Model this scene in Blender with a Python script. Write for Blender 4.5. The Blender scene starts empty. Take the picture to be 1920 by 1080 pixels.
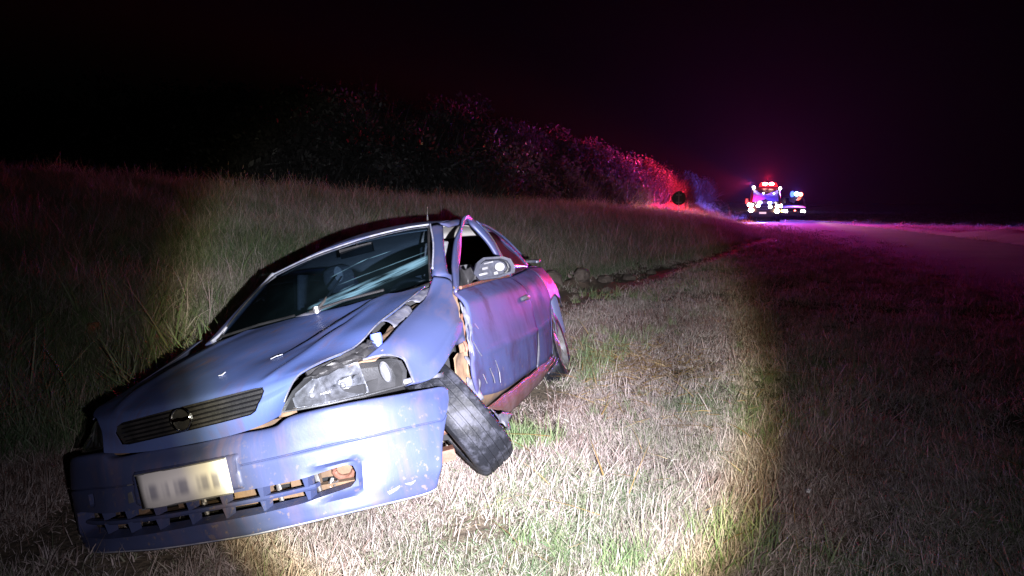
import bpy, bmesh, math, random
import numpy as np
from mathutils import Vector, Matrix, noise as mnoise

random.seed(7)
rng = np.random.default_rng(7)
scene = bpy.context.scene
COL = scene.collection

# ------------------------------------------------------------------ camera, world, light, exposure
EYE = Vector((0.0, 0.0, 1.38))
cam_d = bpy.data.cameras.new('camera')
cam = bpy.data.objects.new('camera', cam_d)
COL.objects.link(cam)
cam.location = EYE
cam.rotation_euler = (math.pi / 2 - 0.117353, 0, 0)
cam_d.sensor_width = 36
cam_d.lens = 25.446
cam_d.clip_start = 0.05
cam_d.clip_end = 2000
scene.camera = cam

world = bpy.data.worlds.new('World')
scene.world = world
world.use_nodes = True
wn = world.node_tree.nodes
wl = world.node_tree.links
wn.clear()
sky = wn.new('ShaderNodeTexSky')
sky.sky_type = 'NISHITA'
sky.sun_disc = False
sky.sun_elevation = math.radians(8)
sky.sun_rotation = math.radians(150)
bg = wn.new('ShaderNodeBackground')
bg.inputs['Strength'].default_value = 0.00006
wo = wn.new('ShaderNodeOutputWorld')
wl.new(sky.outputs[0], bg.inputs[0])
wl.new(bg.outputs[0], wo.inputs[0])

sun_d = bpy.data.lights.new('moon', 'SUN')      # night: only a trace of light from the sky
sun_d.energy = 0.0006
sun_d.angle = math.radians(0.5)
sun = bpy.data.objects.new('moon', sun_d)
sun.rotation_euler = (math.radians(60), 0, math.radians(150))
COL.objects.link(sun)

scene.view_settings.view_transform = 'Standard'
scene.view_settings.look = 'None'
scene.view_settings.exposure = 0.0
scene.view_settings.gamma = 1.0
scene.view_settings.use_curve_mapping = False
scene.render.engine = 'CYCLES'
scene.cycles.use_denoising = True
scene.cycles.max_bounces = 6
scene.cycles.diffuse_bounces = 2
scene.cycles.glossy_bounces = 3
scene.cycles.transmission_bounces = 4
scene.cycles.transparent_max_bounces = 10
scene.cycles.volume_bounces = 0
scene.cycles.caustics_reflective = False
scene.cycles.caustics_refractive = False
scene.cycles.sample_clamp_indirect = 3.0

# the hand torch of whoever stands here: a reflector beam with a hot centre, a warm rim and a weak spill
TORCH_W = 9500.0
tl = bpy.data.lights.new('torch', 'SPOT')
tl.energy = TORCH_W
tl.spot_size = math.radians(110)
tl.spot_blend = 0.15
tl.shadow_soft_size = 0.012
torch = bpy.data.objects.new('torch', tl)
torch.location = EYE + Vector((0.19, -0.06, -0.05))
_aim = Vector((-0.40, 7.1, 0.0))
torch.rotation_euler = (_aim - torch.location).to_track_quat('-Z', 'Y').to_euler()
COL.objects.link(torch)
tl.use_nodes = True
tn = tl.node_tree.nodes
tk = tl.node_tree.links
tn.clear()
tc = tn.new('ShaderNodeTexCoord')
sx = tn.new('ShaderNodeSeparateXYZ')
tk.new(tc.outputs['Normal'], sx.inputs[0])
ab = tn.new('ShaderNodeMath'); ab.operation = 'ABSOLUTE'
tk.new(sx.outputs['Z'], ab.inputs[0])
ac = tn.new('ShaderNodeMath'); ac.operation = 'ARCCOSINE'
tk.new(ab.outputs[0], ac.inputs[0])
dv = tn.new('ShaderNodeMath'); dv.operation = 'MULTIPLY'
dv.inputs[1].default_value = 180 / math.pi / 50.0            # ramp position 1 = 50 degrees off the axis
tk.new(ac.outputs[0], dv.inputs[0])
rp = tn.new('ShaderNodeValToRGB')
tk.new(dv.outputs[0], rp.inputs[0])
cr = rp.color_ramp
PROFILE = [(0, 0.54, (0.94, 0.92, 1.0)), (6, 0.53, (0.94, 0.92, 1.0)), (10, 0.49, (0.94, 0.92, 1.0)), (13, 0.39, (0.94, 0.92, 1.0)),
           (16, 0.265, (0.95, 0.96, 1.0)), (19.2, 0.30, (0.99, 0.97, 0.96)), (20.8, 0.23, (1.0, 0.93, 0.68)), (22.2, 0.075, (1.0, 0.85, 0.52)),
           (23.8, 0.024, (0.97, 0.86, 0.84)), (30, 0.011, (0.90, 0.86, 1.0)), (40, 0.003, (0.85, 0.85, 1.0)), (49, 0.0, (0.8, 0.8, 1.0))]
while len(cr.elements) < len(PROFILE):
    cr.elements.new(0.5)
for e, (a, v, c) in zip(cr.elements, PROFILE):
    e.position = a / 50.0
    e.color = (c[0] * v, c[1] * v, c[2] * v, 1)
em = tn.new('ShaderNodeEmission')
tk.new(rp.outputs[0], em.inputs[0])
em.inputs[1].default_value = 1.0
lo = tn.new('ShaderNodeOutputLight')
tk.new(em.outputs[0], lo.inputs[0])


# ------------------------------------------------------------------ helpers
def link(o, parent=None):
    COL.objects.link(o)
    if parent is not None:
        o.parent = parent
    return o


def tag(o, label=None, cat=None, group=None, kind=None):
    if label: o['label'] = label
    if cat: o['category'] = cat
    if group: o['group'] = group
    if kind: o['kind'] = kind
    return o


def empty(name, loc=(0, 0, 0), rz=0.0):
    o = bpy.data.objects.new(name, None)
    o.location = loc
    o.rotation_euler = (0, 0, rz)
    o.empty_display_size = 0.2
    return link(o)


def build(name, verts, faces, mat, parent=None, smooth=True, sharp=40, attrs=None, mats=None, fmat=None):
    me = bpy.data.meshes.new(name)
    me.from_pydata([tuple(map(float, v)) for v in verts], [], [tuple(int(i) for i in f) for f in faces])
    for m in (mats or [mat]):
        me.materials.append(m)
    if fmat is not None:
        me.polygons.foreach_set('material_index', fmat)
    if attrs:
        for k, v in attrs.items():
            a = me.attributes.new(k, 'FLOAT', 'POINT')
            a.data.foreach_set('value', np.asarray(v, dtype=np.float32))
    me.validate()
    if smooth:
        me.polygons.foreach_set('use_smooth', [True] * len(me.polygons))
        if sharp:
            me.set_sharp_from_angle(angle=math.radians(sharp))
    me.update()
    return link(bpy.data.objects.new(name, me), parent)


def catmull(P, k):
    """P (n,d) -> Catmull-Rom resampled, k steps per span"""
    P = np.asarray(P, float)
    n = len(P)
    if n == 2:
        t = np.linspace(0, 1, k + 1)[:, None]
        return P[0] * (1 - t) + P[1] * t
    Q = np.vstack([2 * P[0] - P[1], P, 2 * P[-1] - P[-2]])
    out = []
    for i in range(n - 1):
        a, b, c, d = Q[i:i + 4]
        for s in range(k):
            t = s / k
            out.append(0.5 * (2 * b + (c - a) * t + (2 * a - 5 * b + 4 * c - d) * t * t + (3 * b - a - 3 * c + d) * t ** 3))
    out.append(P[-1])
    return np.array(out)


def surf_grid(rows, ku, kv):
    A = np.array(rows, float)
    A = np.array([catmull(r, ku) for r in A])
    A = np.array([catmull(A[:, j], kv) for j in range(A.shape[1])]).transpose(1, 0, 2)
    return A


def grid_mesh(A, centre=None):
    nv, nu = A.shape[:2]
    V = A.reshape(-1, 3)
    F = []
    for j in range(nv - 1):
        for i in range(nu - 1):
            a = j * nu + i
            F.append((a, a + 1, a + nu + 1, a + nu))
    if centre is not None:
        c = np.array(centre)
        s = 0.0
        for f in F[::3]:
            p = V[list(f)]
            nrm = np.cross(p[2] - p[0], p[3] - p[1])
            s += np.dot(nrm, p.mean(0) - c)
        if s < 0:
            F = [f[::-1] for f in F]
    gu = np.tile(np.linspace(0, 1, nu), nv)
    gv = np.repeat(np.linspace(0, 1, nv), nu)
    return V, F, {'gu': gu, 'gv': gv}


CAR_C = (0, 2.0, 0.6)


def panel(name, A, mat, parent, thick=0.004, centre=CAR_C, sharp=45):
    V, F, at = grid_mesh(np.asarray(A), centre)
    o = build(name, V, F, mat, parent, attrs=at, sharp=sharp)
    if thick:
        m = o.modifiers.new('thickness', 'SOLIDIFY')
        m.thickness = thick
        m.offset = -1
    return o


def ribbon(name, P, Q, mat, parent, k=4, thick=0.006, centre=CAR_C, bulge=0.0):
    P = catmull(P, k); Q = catmull(Q, k)
    n = max(len(P), len(Q))
    def rs(X):
        t = np.linspace(0, 1, len(X)); u = np.linspace(0, 1, n)
        return np.stack([np.interp(u, t, X[:, i]) for i in range(3)], 1)
    P, Q = rs(P), rs(Q)
    if bulge:
        c = np.array(centre)
        mid = (P + Q) / 2
        d = mid - c; d /= np.linalg.norm(d, axis=1)[:, None]
        A = np.stack([P, P * .75 + Q * .25 + d * bulge * .75, mid + d * bulge, P * .25 + Q * .75 + d * bulge * .75, Q])
    else:
        A = np.stack([P, Q])
    return panel(name, A, mat, parent, thick, centre)


def bake(o, sharp=35):
    dg = bpy.context.evaluated_depsgraph_get()
    dg.update()
    me = bpy.data.meshes.new_from_object(o.evaluated_get(dg))
    o.modifiers.clear()
    old = o.data
    o.data = me
    me.name = o.name
    me.polygons.foreach_set('use_smooth', [True] * len(me.polygons))
    me.set_sharp_from_angle(angle=math.radians(sharp))
    me.update()
    return o


def prism_verts(outline, d0, d1):
    """outline of (x,z), swept along y"""
    n = len(outline)
    V = [(x, d0, z) for x, z in outline] + [(x, d1, z) for x, z in outline]
    F = [tuple(range(n))[::-1], tuple(range(n, 2 * n))] + [(i, (i + 1) % n, n + (i + 1) % n, n + i) for i in range(n)]
    return V, F


def cut(o, V, F):
    me = bpy.data.meshes.new('cutter')
    me.from_pydata(V, [], F)
    bm = bmesh.new(); bm.from_mesh(me)
    bmesh.ops.recalc_face_normals(bm, faces=bm.faces)
    bm.to_mesh(me); bm.free()
    c = bpy.data.objects.new('cutter', me)
    COL.objects.link(c)
    c.parent = o.parent
    m = o.modifiers.new('cut', 'BOOLEAN')
    m.operation = 'DIFFERENCE'; m.object = c; m.solver = 'EXACT'
    bake(o)
    bpy.data.objects.remove(c)
    bpy.data.meshes.remove(me)


class MB:
    """collects shapes for ONE mesh"""
    def __init__(self):
        self.V, self.F, self.M = [], [], []

    def add(self, V, F, m=0):
        b = len(self.V)
        self.V += [tuple(map(float, v)) for v in V]
        self.F += [tuple(b + i for i in f) for f in F]
        self.M += [m] * len(F)
        return self

    def box(self, c, s, rot=None, m=0, taper=1.0):
        c = Vector(c); h = Vector(s) / 2
        V = []
        for dz in (-1, 1):
            k = 1.0 if dz < 0 else taper
            for dx, dy in ((-1, -1), (1, -1), (1, 1), (-1, 1)):
                v = Vector((dx * h.x * k, dy * h.y * k, dz * h.z))
                if rot is not None: v = rot @ v
                V.append(c + v)
        return self.add(V, [(3, 2, 1, 0), (4, 5, 6, 7), (0, 1, 5, 4), (1, 2, 6, 5), (2, 3, 7, 6), (3, 0, 4, 7)], m)

    def tube(self, pts, r, n=8, m=0, cap=True):
        pts = [Vector(p) for p in pts]
        R = r if isinstance(r, (list, tuple)) else [r] * len(pts)
        rings = []
        up = Vector((0.13, 0.21, 0.97))
        for i, p in enumerate(pts):
            d = (pts[min(i + 1, len(pts) - 1)] - pts[max(i - 1, 0)]).normalized()
            a = d.cross(up)
            if a.length < 1e-3: a = d.cross(Vector((1, 0, 0)))
            a.normalize(); b = d.cross(a)
            rings.append([p + (a * math.cos(2 * math.pi * k / n) + b * math.sin(2 * math.pi * k / n)) * R[i] for k in range(n)])
        V = [v for g in rings for v in g]
        F = []
        for i in range(len(pts) - 1):
            for k in range(n):
                F.append((i * n + k, i * n + (k + 1) % n, (i + 1) * n + (k + 1) % n, (i + 1) * n + k))
        if cap:
            F += [tuple(range(n))[::-1], tuple((len(pts) - 1) * n + k for k in range(n))]
        return self.add(V, F, m)

    def lathe(self, prof, n=24, mat4=None, m=0):
        """profile of (radius, height) round local z"""
        V, F = [], []
        for r, h in prof:
            for k in range(n):
                a = 2 * math.pi * k / n
                v = Vector((r * math.cos(a), r * math.sin(a), h))
                V.append(mat4 @ v if mat4 is not None else v)
        for i in range(len(prof) - 1):
            for k in range(n):
                F.append((i * n + k, i * n + (k + 1) % n, (i + 1) * n + (k + 1) % n, (i + 1) * n + k))
        return self.add(V, F, m)

    def make(self, name, mat, parent=None, smooth=True, sharp=35, mats=None):
        return build(name, self.V, self.F, mat, parent, smooth, sharp, mats=mats, fmat=self.M if mats else None)


def crumple(name, A, mat, parent, amp=0.012, freq=18.0, thick=0.002, seed=0, sharp=25):
    """torn, dented sheet: a lofted grid with folds"""
    A = np.array(A)
    for idx in np.ndindex(A.shape[:2]):
        p = Vector(A[idx]) * freq + Vector((seed * 3.1, seed * 1.7, 0))
        n = mnoise.noise_vector(p)
        A[idx] += np.array(n) * amp
    return panel(name, A, mat, parent, thick, sharp=sharp)


# ------------------------------------------------------------------ materials
def nt(name):
    m = bpy.data.materials.new(name)
    m.use_nodes = True
    n = m.node_tree.nodes
    return m, n, m.node_tree.links, n['Principled BSDF'], n['Material Output']


def simple(name, c1, c2=None, rough=0.6, metal=0.0, scale=8.0, bump=0.0, bscale=40.0, coat=0.0, lo_=0.4, hi=0.65, spec=0.5, rough2=None):
    m, n, l, b, out = nt(name)
    b.inputs['Roughness'].default_value = rough
    b.inputs['Metallic'].default_value = metal
    b.inputs['Coat Weight'].default_value = coat
    b.inputs['Specular IOR Level'].default_value = spec
    tcn = n.new('ShaderNodeTexCoord')
    if c2 is None:
        b.inputs['Base Color'].default_value = (*c1, 1)
    else:
        t = n.new('ShaderNodeTexNoise'); t.inputs['Scale'].default_value = scale; t.inputs['Detail'].default_value = 6
        t.inputs['Roughness'].default_value = 0.65
        l.new(tcn.outputs['Object'], t.inputs['Vector'])
        r = n.new('ShaderNodeMapRange'); r.inputs[1].default_value = lo_; r.inputs[2].default_value = hi
        l.new(t.outputs['Fac'], r.inputs[0])
        x = n.new('ShaderNodeMix'); x.data_type = 'RGBA'
        x.inputs['A'].default_value = (*c1, 1); x.inputs['B'].default_value = (*c2, 1)
        l.new(r.outputs[0], x.inputs['Factor'])
        l.new(x.outputs['Result'], b.inputs['Base Color'])
        if rough2 is not None:
            q = n.new('ShaderNodeMapRange'); q.inputs[3].default_value = rough; q.inputs[4].default_value = rough2
            l.new(r.outputs[0], q.inputs[0]); l.new(q.outputs[0], b.inputs['Roughness'])
    if bump:
        t2 = n.new('ShaderNodeTexNoise'); t2.inputs['Scale'].default_value = bscale; t2.inputs['Detail'].default_value = 5
        l.new(tcn.outputs['Object'], t2.inputs['Vector'])
        bp = n.new('ShaderNodeBump'); bp.inputs['Strength'].default_value = bump; bp.inputs['Distance'].default_value = 0.01
        l.new(t2.outputs['Fac'], bp.inputs['Height']); l.new(bp.outputs[0], b.inputs['Normal'])
    return m


def emit(name, col, strength):
    m, n, l, b, out = nt(name)
    b.inputs['Base Color'].default_value = (*col, 1)
    b.inputs['Emission Color'].default_value = (*col, 1)
    b.inputs['Emission Strength'].default_value = strength
    return m


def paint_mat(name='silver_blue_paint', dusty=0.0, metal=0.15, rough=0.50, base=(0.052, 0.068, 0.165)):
    m, n, l, b, out = nt(name)
    tcn = n.new('ShaderNodeTexCoord')
    def tex(scale, det, vec=None, rough=0.6):
        t = n.new('ShaderNodeTexNoise'); t.inputs['Scale'].default_value = scale; t.inputs['Detail'].default_value = det
        t.inputs['Roughness'].default_value = rough
        l.new(vec or tcn.outputs['Object'], t.inputs['Vector']); return t
    def rng_(src, a, c, d=0.0, e=1.0):
        r = n.new('ShaderNodeMapRange'); r.inputs[1].default_value = a; r.inputs[2].default_value = c
        r.inputs[3].default_value = d; r.inputs[4].default_value = e
        l.new(src, r.inputs[0]); return r.outputs[0]
    big = tex(2.3, 5)
    mp = n.new('ShaderNodeMapping'); mp.inputs['Scale'].default_value = (14, 3.5, 1.1)
    l.new(tcn.outputs['Object'], mp.inputs[0])
    streak = tex(1.6, 6, mp.outputs[0])
    fine = tex(60, 4)
    mul = n.new('ShaderNodeMath'); mul.operation = 'MULTIPLY'
    l.new(rng_(streak.outputs['Fac'], 0.44, 0.62), mul.inputs[0]); l.new(rng_(big.outputs['Fac'], 0.40, 0.62), mul.inputs[1])
    # mud specks low on the body
    sp = tex(34, 3)
    sep = n.new('ShaderNodeSeparateXYZ'); l.new(tcn.outputs['Object'], sep.inputs[0])
    low = rng_(sep.outputs['Z'], 0.65, 0.15)
    mu2 = n.new('ShaderNodeMath'); mu2.operation = 'MULTIPLY'
    l.new(rng_(sp.outputs['Fac'], 0.60, 0.68), mu2.inputs[0]); l.new(low, mu2.inputs[1])
    x1 = n.new('ShaderNodeMix'); x1.data_type = 'RGBA'
    x1.inputs['A'].default_value = (*base, 1); x1.inputs['B'].default_value = (0.10, 0.075, 0.13, 1)
    sc = n.new('ShaderNodeMath'); sc.operation = 'MULTIPLY'; sc.inputs[1].default_value = 0.85 if not dusty else 1.0
    l.new(mul.outputs[0], sc.inputs[0]); l.new(sc.outputs[0], x1.inputs['Factor'])
    x2 = n.new('ShaderNodeMix'); x2.data_type = 'RGBA'; x2.inputs['B'].default_value = (0.20, 0.15, 0.13, 1)
    l.new(x1.outputs['Result'], x2.inputs['A'])
    s3 = n.new('ShaderNodeMath'); s3.operation = 'MULTIPLY'; s3.inputs[1].default_value = 0.65
    l.new(mu2.outputs[0], s3.inputs[0]); l.new(s3.outputs[0], x2.inputs['Factor'])
    l.new(x2.outputs['Result'], b.inputs['Base Color'])
    b.inputs['Metallic'].default_value = metal
    l.new(rng_(mul.outputs[0], 0, 1, rough, 0.68), b.inputs['Roughness'])
    b.inputs['Coat Weight'].default_value = 0.16
    b.inputs['Coat Roughness'].default_value = 0.3
    if dusty:                                                   # road dust and rubbed mud, no shine left
        b.inputs['Metallic'].default_value = 0.0
        b.inputs['Coat Weight'].default_value = 0.0
        b.inputs['Specular IOR Level'].default_value = 0.02
        x1.inputs['A'].default_value = (0.062, 0.074, 0.185, 1); x1.inputs['B'].default_value = (0.048, 0.030, 0.062, 1)
    bp = n.new('ShaderNodeBump'); bp.inputs['Strength'].default_value = 0.12; bp.inputs['Distance'].default_value = 0.004
    l.new(fine.outputs['Fac'], bp.inputs['Height']); l.new(bp.outputs[0], b.inputs['Normal'])
    return m


def glass_mat(name, tint, dust_reflections=False, rough=0.02, refl=0.9, cloud=0.0):
    m, n, l, b, out = nt(name)
    n.remove(b)
    tr = n.new('ShaderNodeBsdfTransparent'); tr.inputs[0].default_value = (*tint, 1)
    gl = n.new('ShaderNodeBsdfGlossy'); gl.inputs['Roughness'].default_value = rough
    gl.inputs[0].default_value = (refl, refl, refl, 1)
    lw_ = n.new('ShaderNodeLayerWeight'); lw_.inputs[0].default_value = 0.5
    pw = n.new('ShaderNodeMath'); pw.operation = 'POWER'; pw.inputs[1].default_value = 5
    l.new(lw_.outputs['Facing'], pw.inputs[0])
    fr = n.new('ShaderNodeMath'); fr.operation = 'MULTIPLY_ADD'; fr.inputs[1].default_value = 0.85; fr.inputs[2].default_value = 0.045
    l.new(pw.outputs[0], fr.inputs[0])
    mx = n.new('ShaderNodeMixShader')
    l.new(fr.outputs[0], mx.inputs[0]); l.new(tr.outputs[0], mx.inputs[1]); l.new(gl.outputs[0], mx.inputs[2])
    last = mx.outputs[0]
    if dust_reflections:
        # thin dust, plus dash reflections painted into the glass as pale streak bands
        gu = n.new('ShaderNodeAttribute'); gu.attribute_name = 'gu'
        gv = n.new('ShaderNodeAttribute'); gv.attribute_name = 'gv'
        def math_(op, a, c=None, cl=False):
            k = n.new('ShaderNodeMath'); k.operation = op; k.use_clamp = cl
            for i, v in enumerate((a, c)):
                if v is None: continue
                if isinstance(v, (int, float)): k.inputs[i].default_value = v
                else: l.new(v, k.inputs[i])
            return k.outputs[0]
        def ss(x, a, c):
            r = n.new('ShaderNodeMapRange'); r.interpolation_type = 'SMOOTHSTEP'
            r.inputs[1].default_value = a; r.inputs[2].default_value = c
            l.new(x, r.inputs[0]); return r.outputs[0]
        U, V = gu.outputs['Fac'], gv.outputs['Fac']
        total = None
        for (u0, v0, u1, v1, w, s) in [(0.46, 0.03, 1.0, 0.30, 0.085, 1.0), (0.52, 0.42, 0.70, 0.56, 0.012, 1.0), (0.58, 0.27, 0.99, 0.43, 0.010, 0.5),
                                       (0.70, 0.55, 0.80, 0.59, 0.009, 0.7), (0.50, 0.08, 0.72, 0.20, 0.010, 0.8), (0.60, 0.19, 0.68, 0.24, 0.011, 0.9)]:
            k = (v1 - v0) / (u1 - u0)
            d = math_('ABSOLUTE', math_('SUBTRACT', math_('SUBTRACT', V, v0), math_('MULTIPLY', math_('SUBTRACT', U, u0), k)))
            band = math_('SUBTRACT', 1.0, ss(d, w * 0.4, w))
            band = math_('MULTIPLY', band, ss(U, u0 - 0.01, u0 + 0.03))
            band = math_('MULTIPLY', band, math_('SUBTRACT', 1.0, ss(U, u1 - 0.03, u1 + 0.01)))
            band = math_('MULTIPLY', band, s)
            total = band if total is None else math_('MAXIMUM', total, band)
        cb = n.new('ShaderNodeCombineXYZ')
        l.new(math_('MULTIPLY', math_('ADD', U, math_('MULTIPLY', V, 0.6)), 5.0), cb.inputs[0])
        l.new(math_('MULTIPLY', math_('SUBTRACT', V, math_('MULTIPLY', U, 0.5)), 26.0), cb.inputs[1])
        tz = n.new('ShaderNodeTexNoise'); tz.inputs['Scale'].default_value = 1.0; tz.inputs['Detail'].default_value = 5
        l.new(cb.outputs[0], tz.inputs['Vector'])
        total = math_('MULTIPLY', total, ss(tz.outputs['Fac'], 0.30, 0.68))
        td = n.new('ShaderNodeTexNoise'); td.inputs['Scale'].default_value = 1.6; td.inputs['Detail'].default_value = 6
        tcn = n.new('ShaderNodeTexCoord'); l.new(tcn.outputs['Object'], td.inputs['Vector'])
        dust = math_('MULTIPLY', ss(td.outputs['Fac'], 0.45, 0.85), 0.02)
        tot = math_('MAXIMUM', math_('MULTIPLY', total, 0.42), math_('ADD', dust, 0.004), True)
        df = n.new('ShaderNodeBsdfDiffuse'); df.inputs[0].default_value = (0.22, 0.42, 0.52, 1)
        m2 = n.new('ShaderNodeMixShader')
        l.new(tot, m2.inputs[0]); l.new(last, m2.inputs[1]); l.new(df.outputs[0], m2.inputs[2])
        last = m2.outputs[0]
    if cloud:                                                   # yellowed, scuffed plastic
        df = n.new('ShaderNodeBsdfDiffuse'); df.inputs[0].default_value = (0.42, 0.42, 0.44, 1)
        td = n.new('ShaderNodeTexNoise'); td.inputs['Scale'].default_value = 7.0; td.inputs['Detail'].default_value = 5
        tcn = n.new('ShaderNodeTexCoord'); l.new(tcn.outputs['Object'], td.inputs['Vector'])
        mr = n.new('ShaderNodeMapRange'); mr.inputs[1].default_value = .35; mr.inputs[2].default_value = .7; mr.inputs[3].default_value = cloud * .4; mr.inputs[4].default_value = cloud * 2.2
        l.new(td.outputs['Fac'], mr.inputs[0])
        m2 = n.new('ShaderNodeMixShader'); l.new(mr.outputs[0], m2.inputs[0]); l.new(last, m2.inputs[1]); l.new(df.outputs[0], m2.inputs[2])
        last = m2.outputs[0]
    l.new(last, out.inputs[0])
    return m




def plate_mat():
    # worn plate whose characters have smeared to soft grey blots
    m, n, l, b, out = nt('smudged_number_plate')
    gu = n.new('ShaderNodeAttribute'); gu.attribute_name = 'gu'
    gv = n.new('ShaderNodeAttribute'); gv.attribute_name = 'gv'
    def mr(x, a, c, d=0.0, e=1.0):
        r = n.new('ShaderNodeMapRange'); r.interpolation_type = 'SMOOTHSTEP'
        r.inputs[1].default_value = a; r.inputs[2].default_value = c; r.inputs[3].default_value = d; r.inputs[4].default_value = e
        l.new(x, r.inputs[0]); return r.outputs[0]
    def mul(a, c):
        k = n.new('ShaderNodeMath'); k.operation = 'MULTIPLY'; l.new(a, k.inputs[0]); l.new(c, k.inputs[1]); return k.outputs[0]
    t = n.new('ShaderNodeTexNoise'); t.noise_dimensions = '1D'; t.inputs['Scale'].default_value = 9.0; t.inputs['Detail'].default_value = 1
    l.new(gu.outputs['Fac'], t.inputs['W'])
    band = mul(mr(gv.outputs['Fac'], .10, .34), mr(gv.outputs['Fac'], .78, .52))
    ends = mul(mr(gu.outputs['Fac'], .06, .16), mr(gu.outputs['Fac'], .96, .86))
    f = mul(mul(band, ends), mr(t.outputs['Fac'], .38, .60))
    x = n.new('ShaderNodeMix'); x.data_type = 'RGBA'
    x.inputs['A'].default_value = (0.80, 0.79, 0.80, 1); x.inputs['B'].default_value = (0.34, 0.34, 0.40, 1)
    l.new(f, x.inputs['Factor']); l.new(x.outputs['Result'], b.inputs['Base Color'])
    b.inputs['Roughness'].default_value = 0.45
    return m


M_PAINT = paint_mat()
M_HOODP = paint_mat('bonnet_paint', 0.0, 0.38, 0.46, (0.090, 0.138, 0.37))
M_DUSTY = paint_mat('dusty_silver_blue_paint', 1.0)
M_GLASS = glass_mat('windscreen_glass', (0.17, 0.23, 0.30), dust_reflections=True)
M_SIDE = glass_mat('tinted_glass', (0.18, 0.15, 0.16))
M_REARG = simple('maroon_reflection_glass', (0.05, 0.016, 0.020), (0.085, 0.028, 0.032), rough=0.18, scale=4)  # maroon base colour stands in for red reflections on the dark pane
M_LENS = glass_mat('lamp_lens', (0.86, 0.88, 0.90), rough=0.06, cloud=0.025)
M_BLACK = simple('black_plastic', (0.010, 0.0105, 0.012), (0.026, 0.025, 0.027), rough=0.5, bump=0.15, bscale=120)
M_DARK = simple('dark_interior', (0.012, 0.012, 0.014), rough=0.85)
M_RUBBER = simple('tyre_rubber', (0.004, 0.005, 0.009), (0.034, 0.036, 0.050), rough=0.66, scale=11, lo_=0.50, hi=0.62, bump=0.35, bscale=60, spec=0.4)
M_SHELL = simple('mirror_shell', (0.024, 0.026, 0.040), (0.015, 0.016, 0.024), rough=0.5, scale=20, bump=0.2)
M_GLOSSBLACK = simple('gloss_black_slats', (0.008, 0.008, 0.010), rough=0.22)
M_SCUFFED = simple('scuffed_plastic', (0.34, 0.34, 0.39), (0.15, 0.17, 0.28), rough=0.6, scale=16)
M_CHROME = simple('chrome', (0.62, 0.63, 0.66), rough=0.07, metal=1.0)
M_REFL = simple('reflector_silver', (0.17, 0.175, 0.20), (0.05, 0.052, 0.06), rough=0.28, metal=0.3, scale=22, bump=0.6, bscale=26)
M_STEEL = simple('dirty_steel', (0.42, 0.42, 0.45), (0.20, 0.17, 0.15), rough=0.42, metal=0.8, scale=12)
M_RUST = simple('rusty_steel', (0.14, 0.05, 0.03), (0.20, 0.11, 0.08), rough=0.7, metal=0.2, scale=14, bump=0.4, bscale=50)
M_SILL = simple('scraped_sill', (0.15, 0.07, 0.065), (0.20, 0.13, 0.15), rough=0.5, metal=0.35, scale=9, bump=0.25, bscale=40)
M_TAN = simple('mud_coated_panel', (0.20, 0.125, 0.075), (0.11, 0.072, 0.05), rough=0.85, scale=9, bump=0.5, bscale=30)
M_TORN = simple('torn_bare_metal', (0.22, 0.22, 0.26), (0.10, 0.11, 0.18), rough=0.45, metal=0.5, scale=18, bump=0.3, bscale=30)
M_WHITE = simple('grey_white_plastic', (0.17, 0.17, 0.185), (0.09, 0.09, 0.10), rough=0.5, scale=10)
M_CREAM = simple('cream_headlining', (0.62, 0.60, 0.58), (0.50, 0.48, 0.47), rough=0.9, scale=5)
M_FABRIC = simple('grey_seat_cloth', (0.10, 0.105, 0.12), (0.16, 0.16, 0.17), rough=0.95, scale=60)
M_HEADREST = simple('pale_seat_panel', (0.60, 0.60, 0.58), (0.46, 0.46, 0.46), rough=0.9, scale=30)
M_PLATE = plate_mat()
M_AMBER = simple('amber_lens', (0.55, 0.20, 0.03), rough=0.3)
M_BLUECAP = simple('blue_cap', (0.10, 0.14, 0.55), rough=0.35)
M_SIGN = simple('sign_back', (0.06, 0.065, 0.07), (0.04, 0.04, 0.045), rough=0.6)
M_POST = simple('sign_post_paint', (0.30, 0.31, 0.33), rough=0.5, metal=0.3)

# ------------------------------------------------------------------ terrain
LIP0 = np.array([0.62, 8.8]); LDIR = np.array([0.445, 0.8955]); LNRM = np.array([-0.8955, 0.445])


def sstep(x, a, b):
    t = np.clip((x - a) / (b - a), 0, 1)
    return t * t * (3 - 2 * t)


ROADC = catmull([(9.4, -25), (9.2, -8), (9.2, 4), (9.9, 10), (11.4, 17), (13.4, 24), (16.1, 36), (19.2, 52), (25, 72), (36, 105), (75, 190), (160, 360)], 8)
ROAD_HALF = 3.0
RIDGE = np.array([(-70, 8, 5.2), (-30, 21, 5.2), (-12, 29, 4.9), (-7.5, 32, 5.1), (1.2, 44, 4.9), (7, 51, 3.9), (12, 58, 3.0), (19.5, 76, 3.0), (40, 120, 2.5)], float)


def poly_dist(X, Y, P):
    """distance to a polyline, and the index parameter of the closest point"""
    best = np.full(X.shape, 1e9); par = np.zeros(X.shape); side = np.zeros(X.shape)
    for i in range(len(P) - 1):
        a, b = P[i, :2], P[i + 1, :2]
        d = b - a; L2 = d @ d
        t = np.clip(((X - a[0]) * d[0] + (Y - a[1]) * d[1]) / L2, 0, 1)
        dx = X - (a[0] + t * d[0]); dy = Y - (a[1] + t * d[1])
        q = np.hypot(dx, dy)
        k = q < best
        best = np.where(k, q, best); par = np.where(k, i + t, par)
        side = np.where(k, np.sign(d[0] * dy - d[1] * dx), side)
    return best, par, side


def wob(X, Y, f, s=0.0):
    return (np.sin(X * f + 1.3 + s) * np.cos(Y * f * 1.1 - 0.7 + s) + 0.6 * np.sin(X * f * 2.3 - Y * f * 1.7 + s * 2) + 0.4 * np.cos(X * f * 3.9 + Y * f * 4.3 + s)) / 2.0


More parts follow.
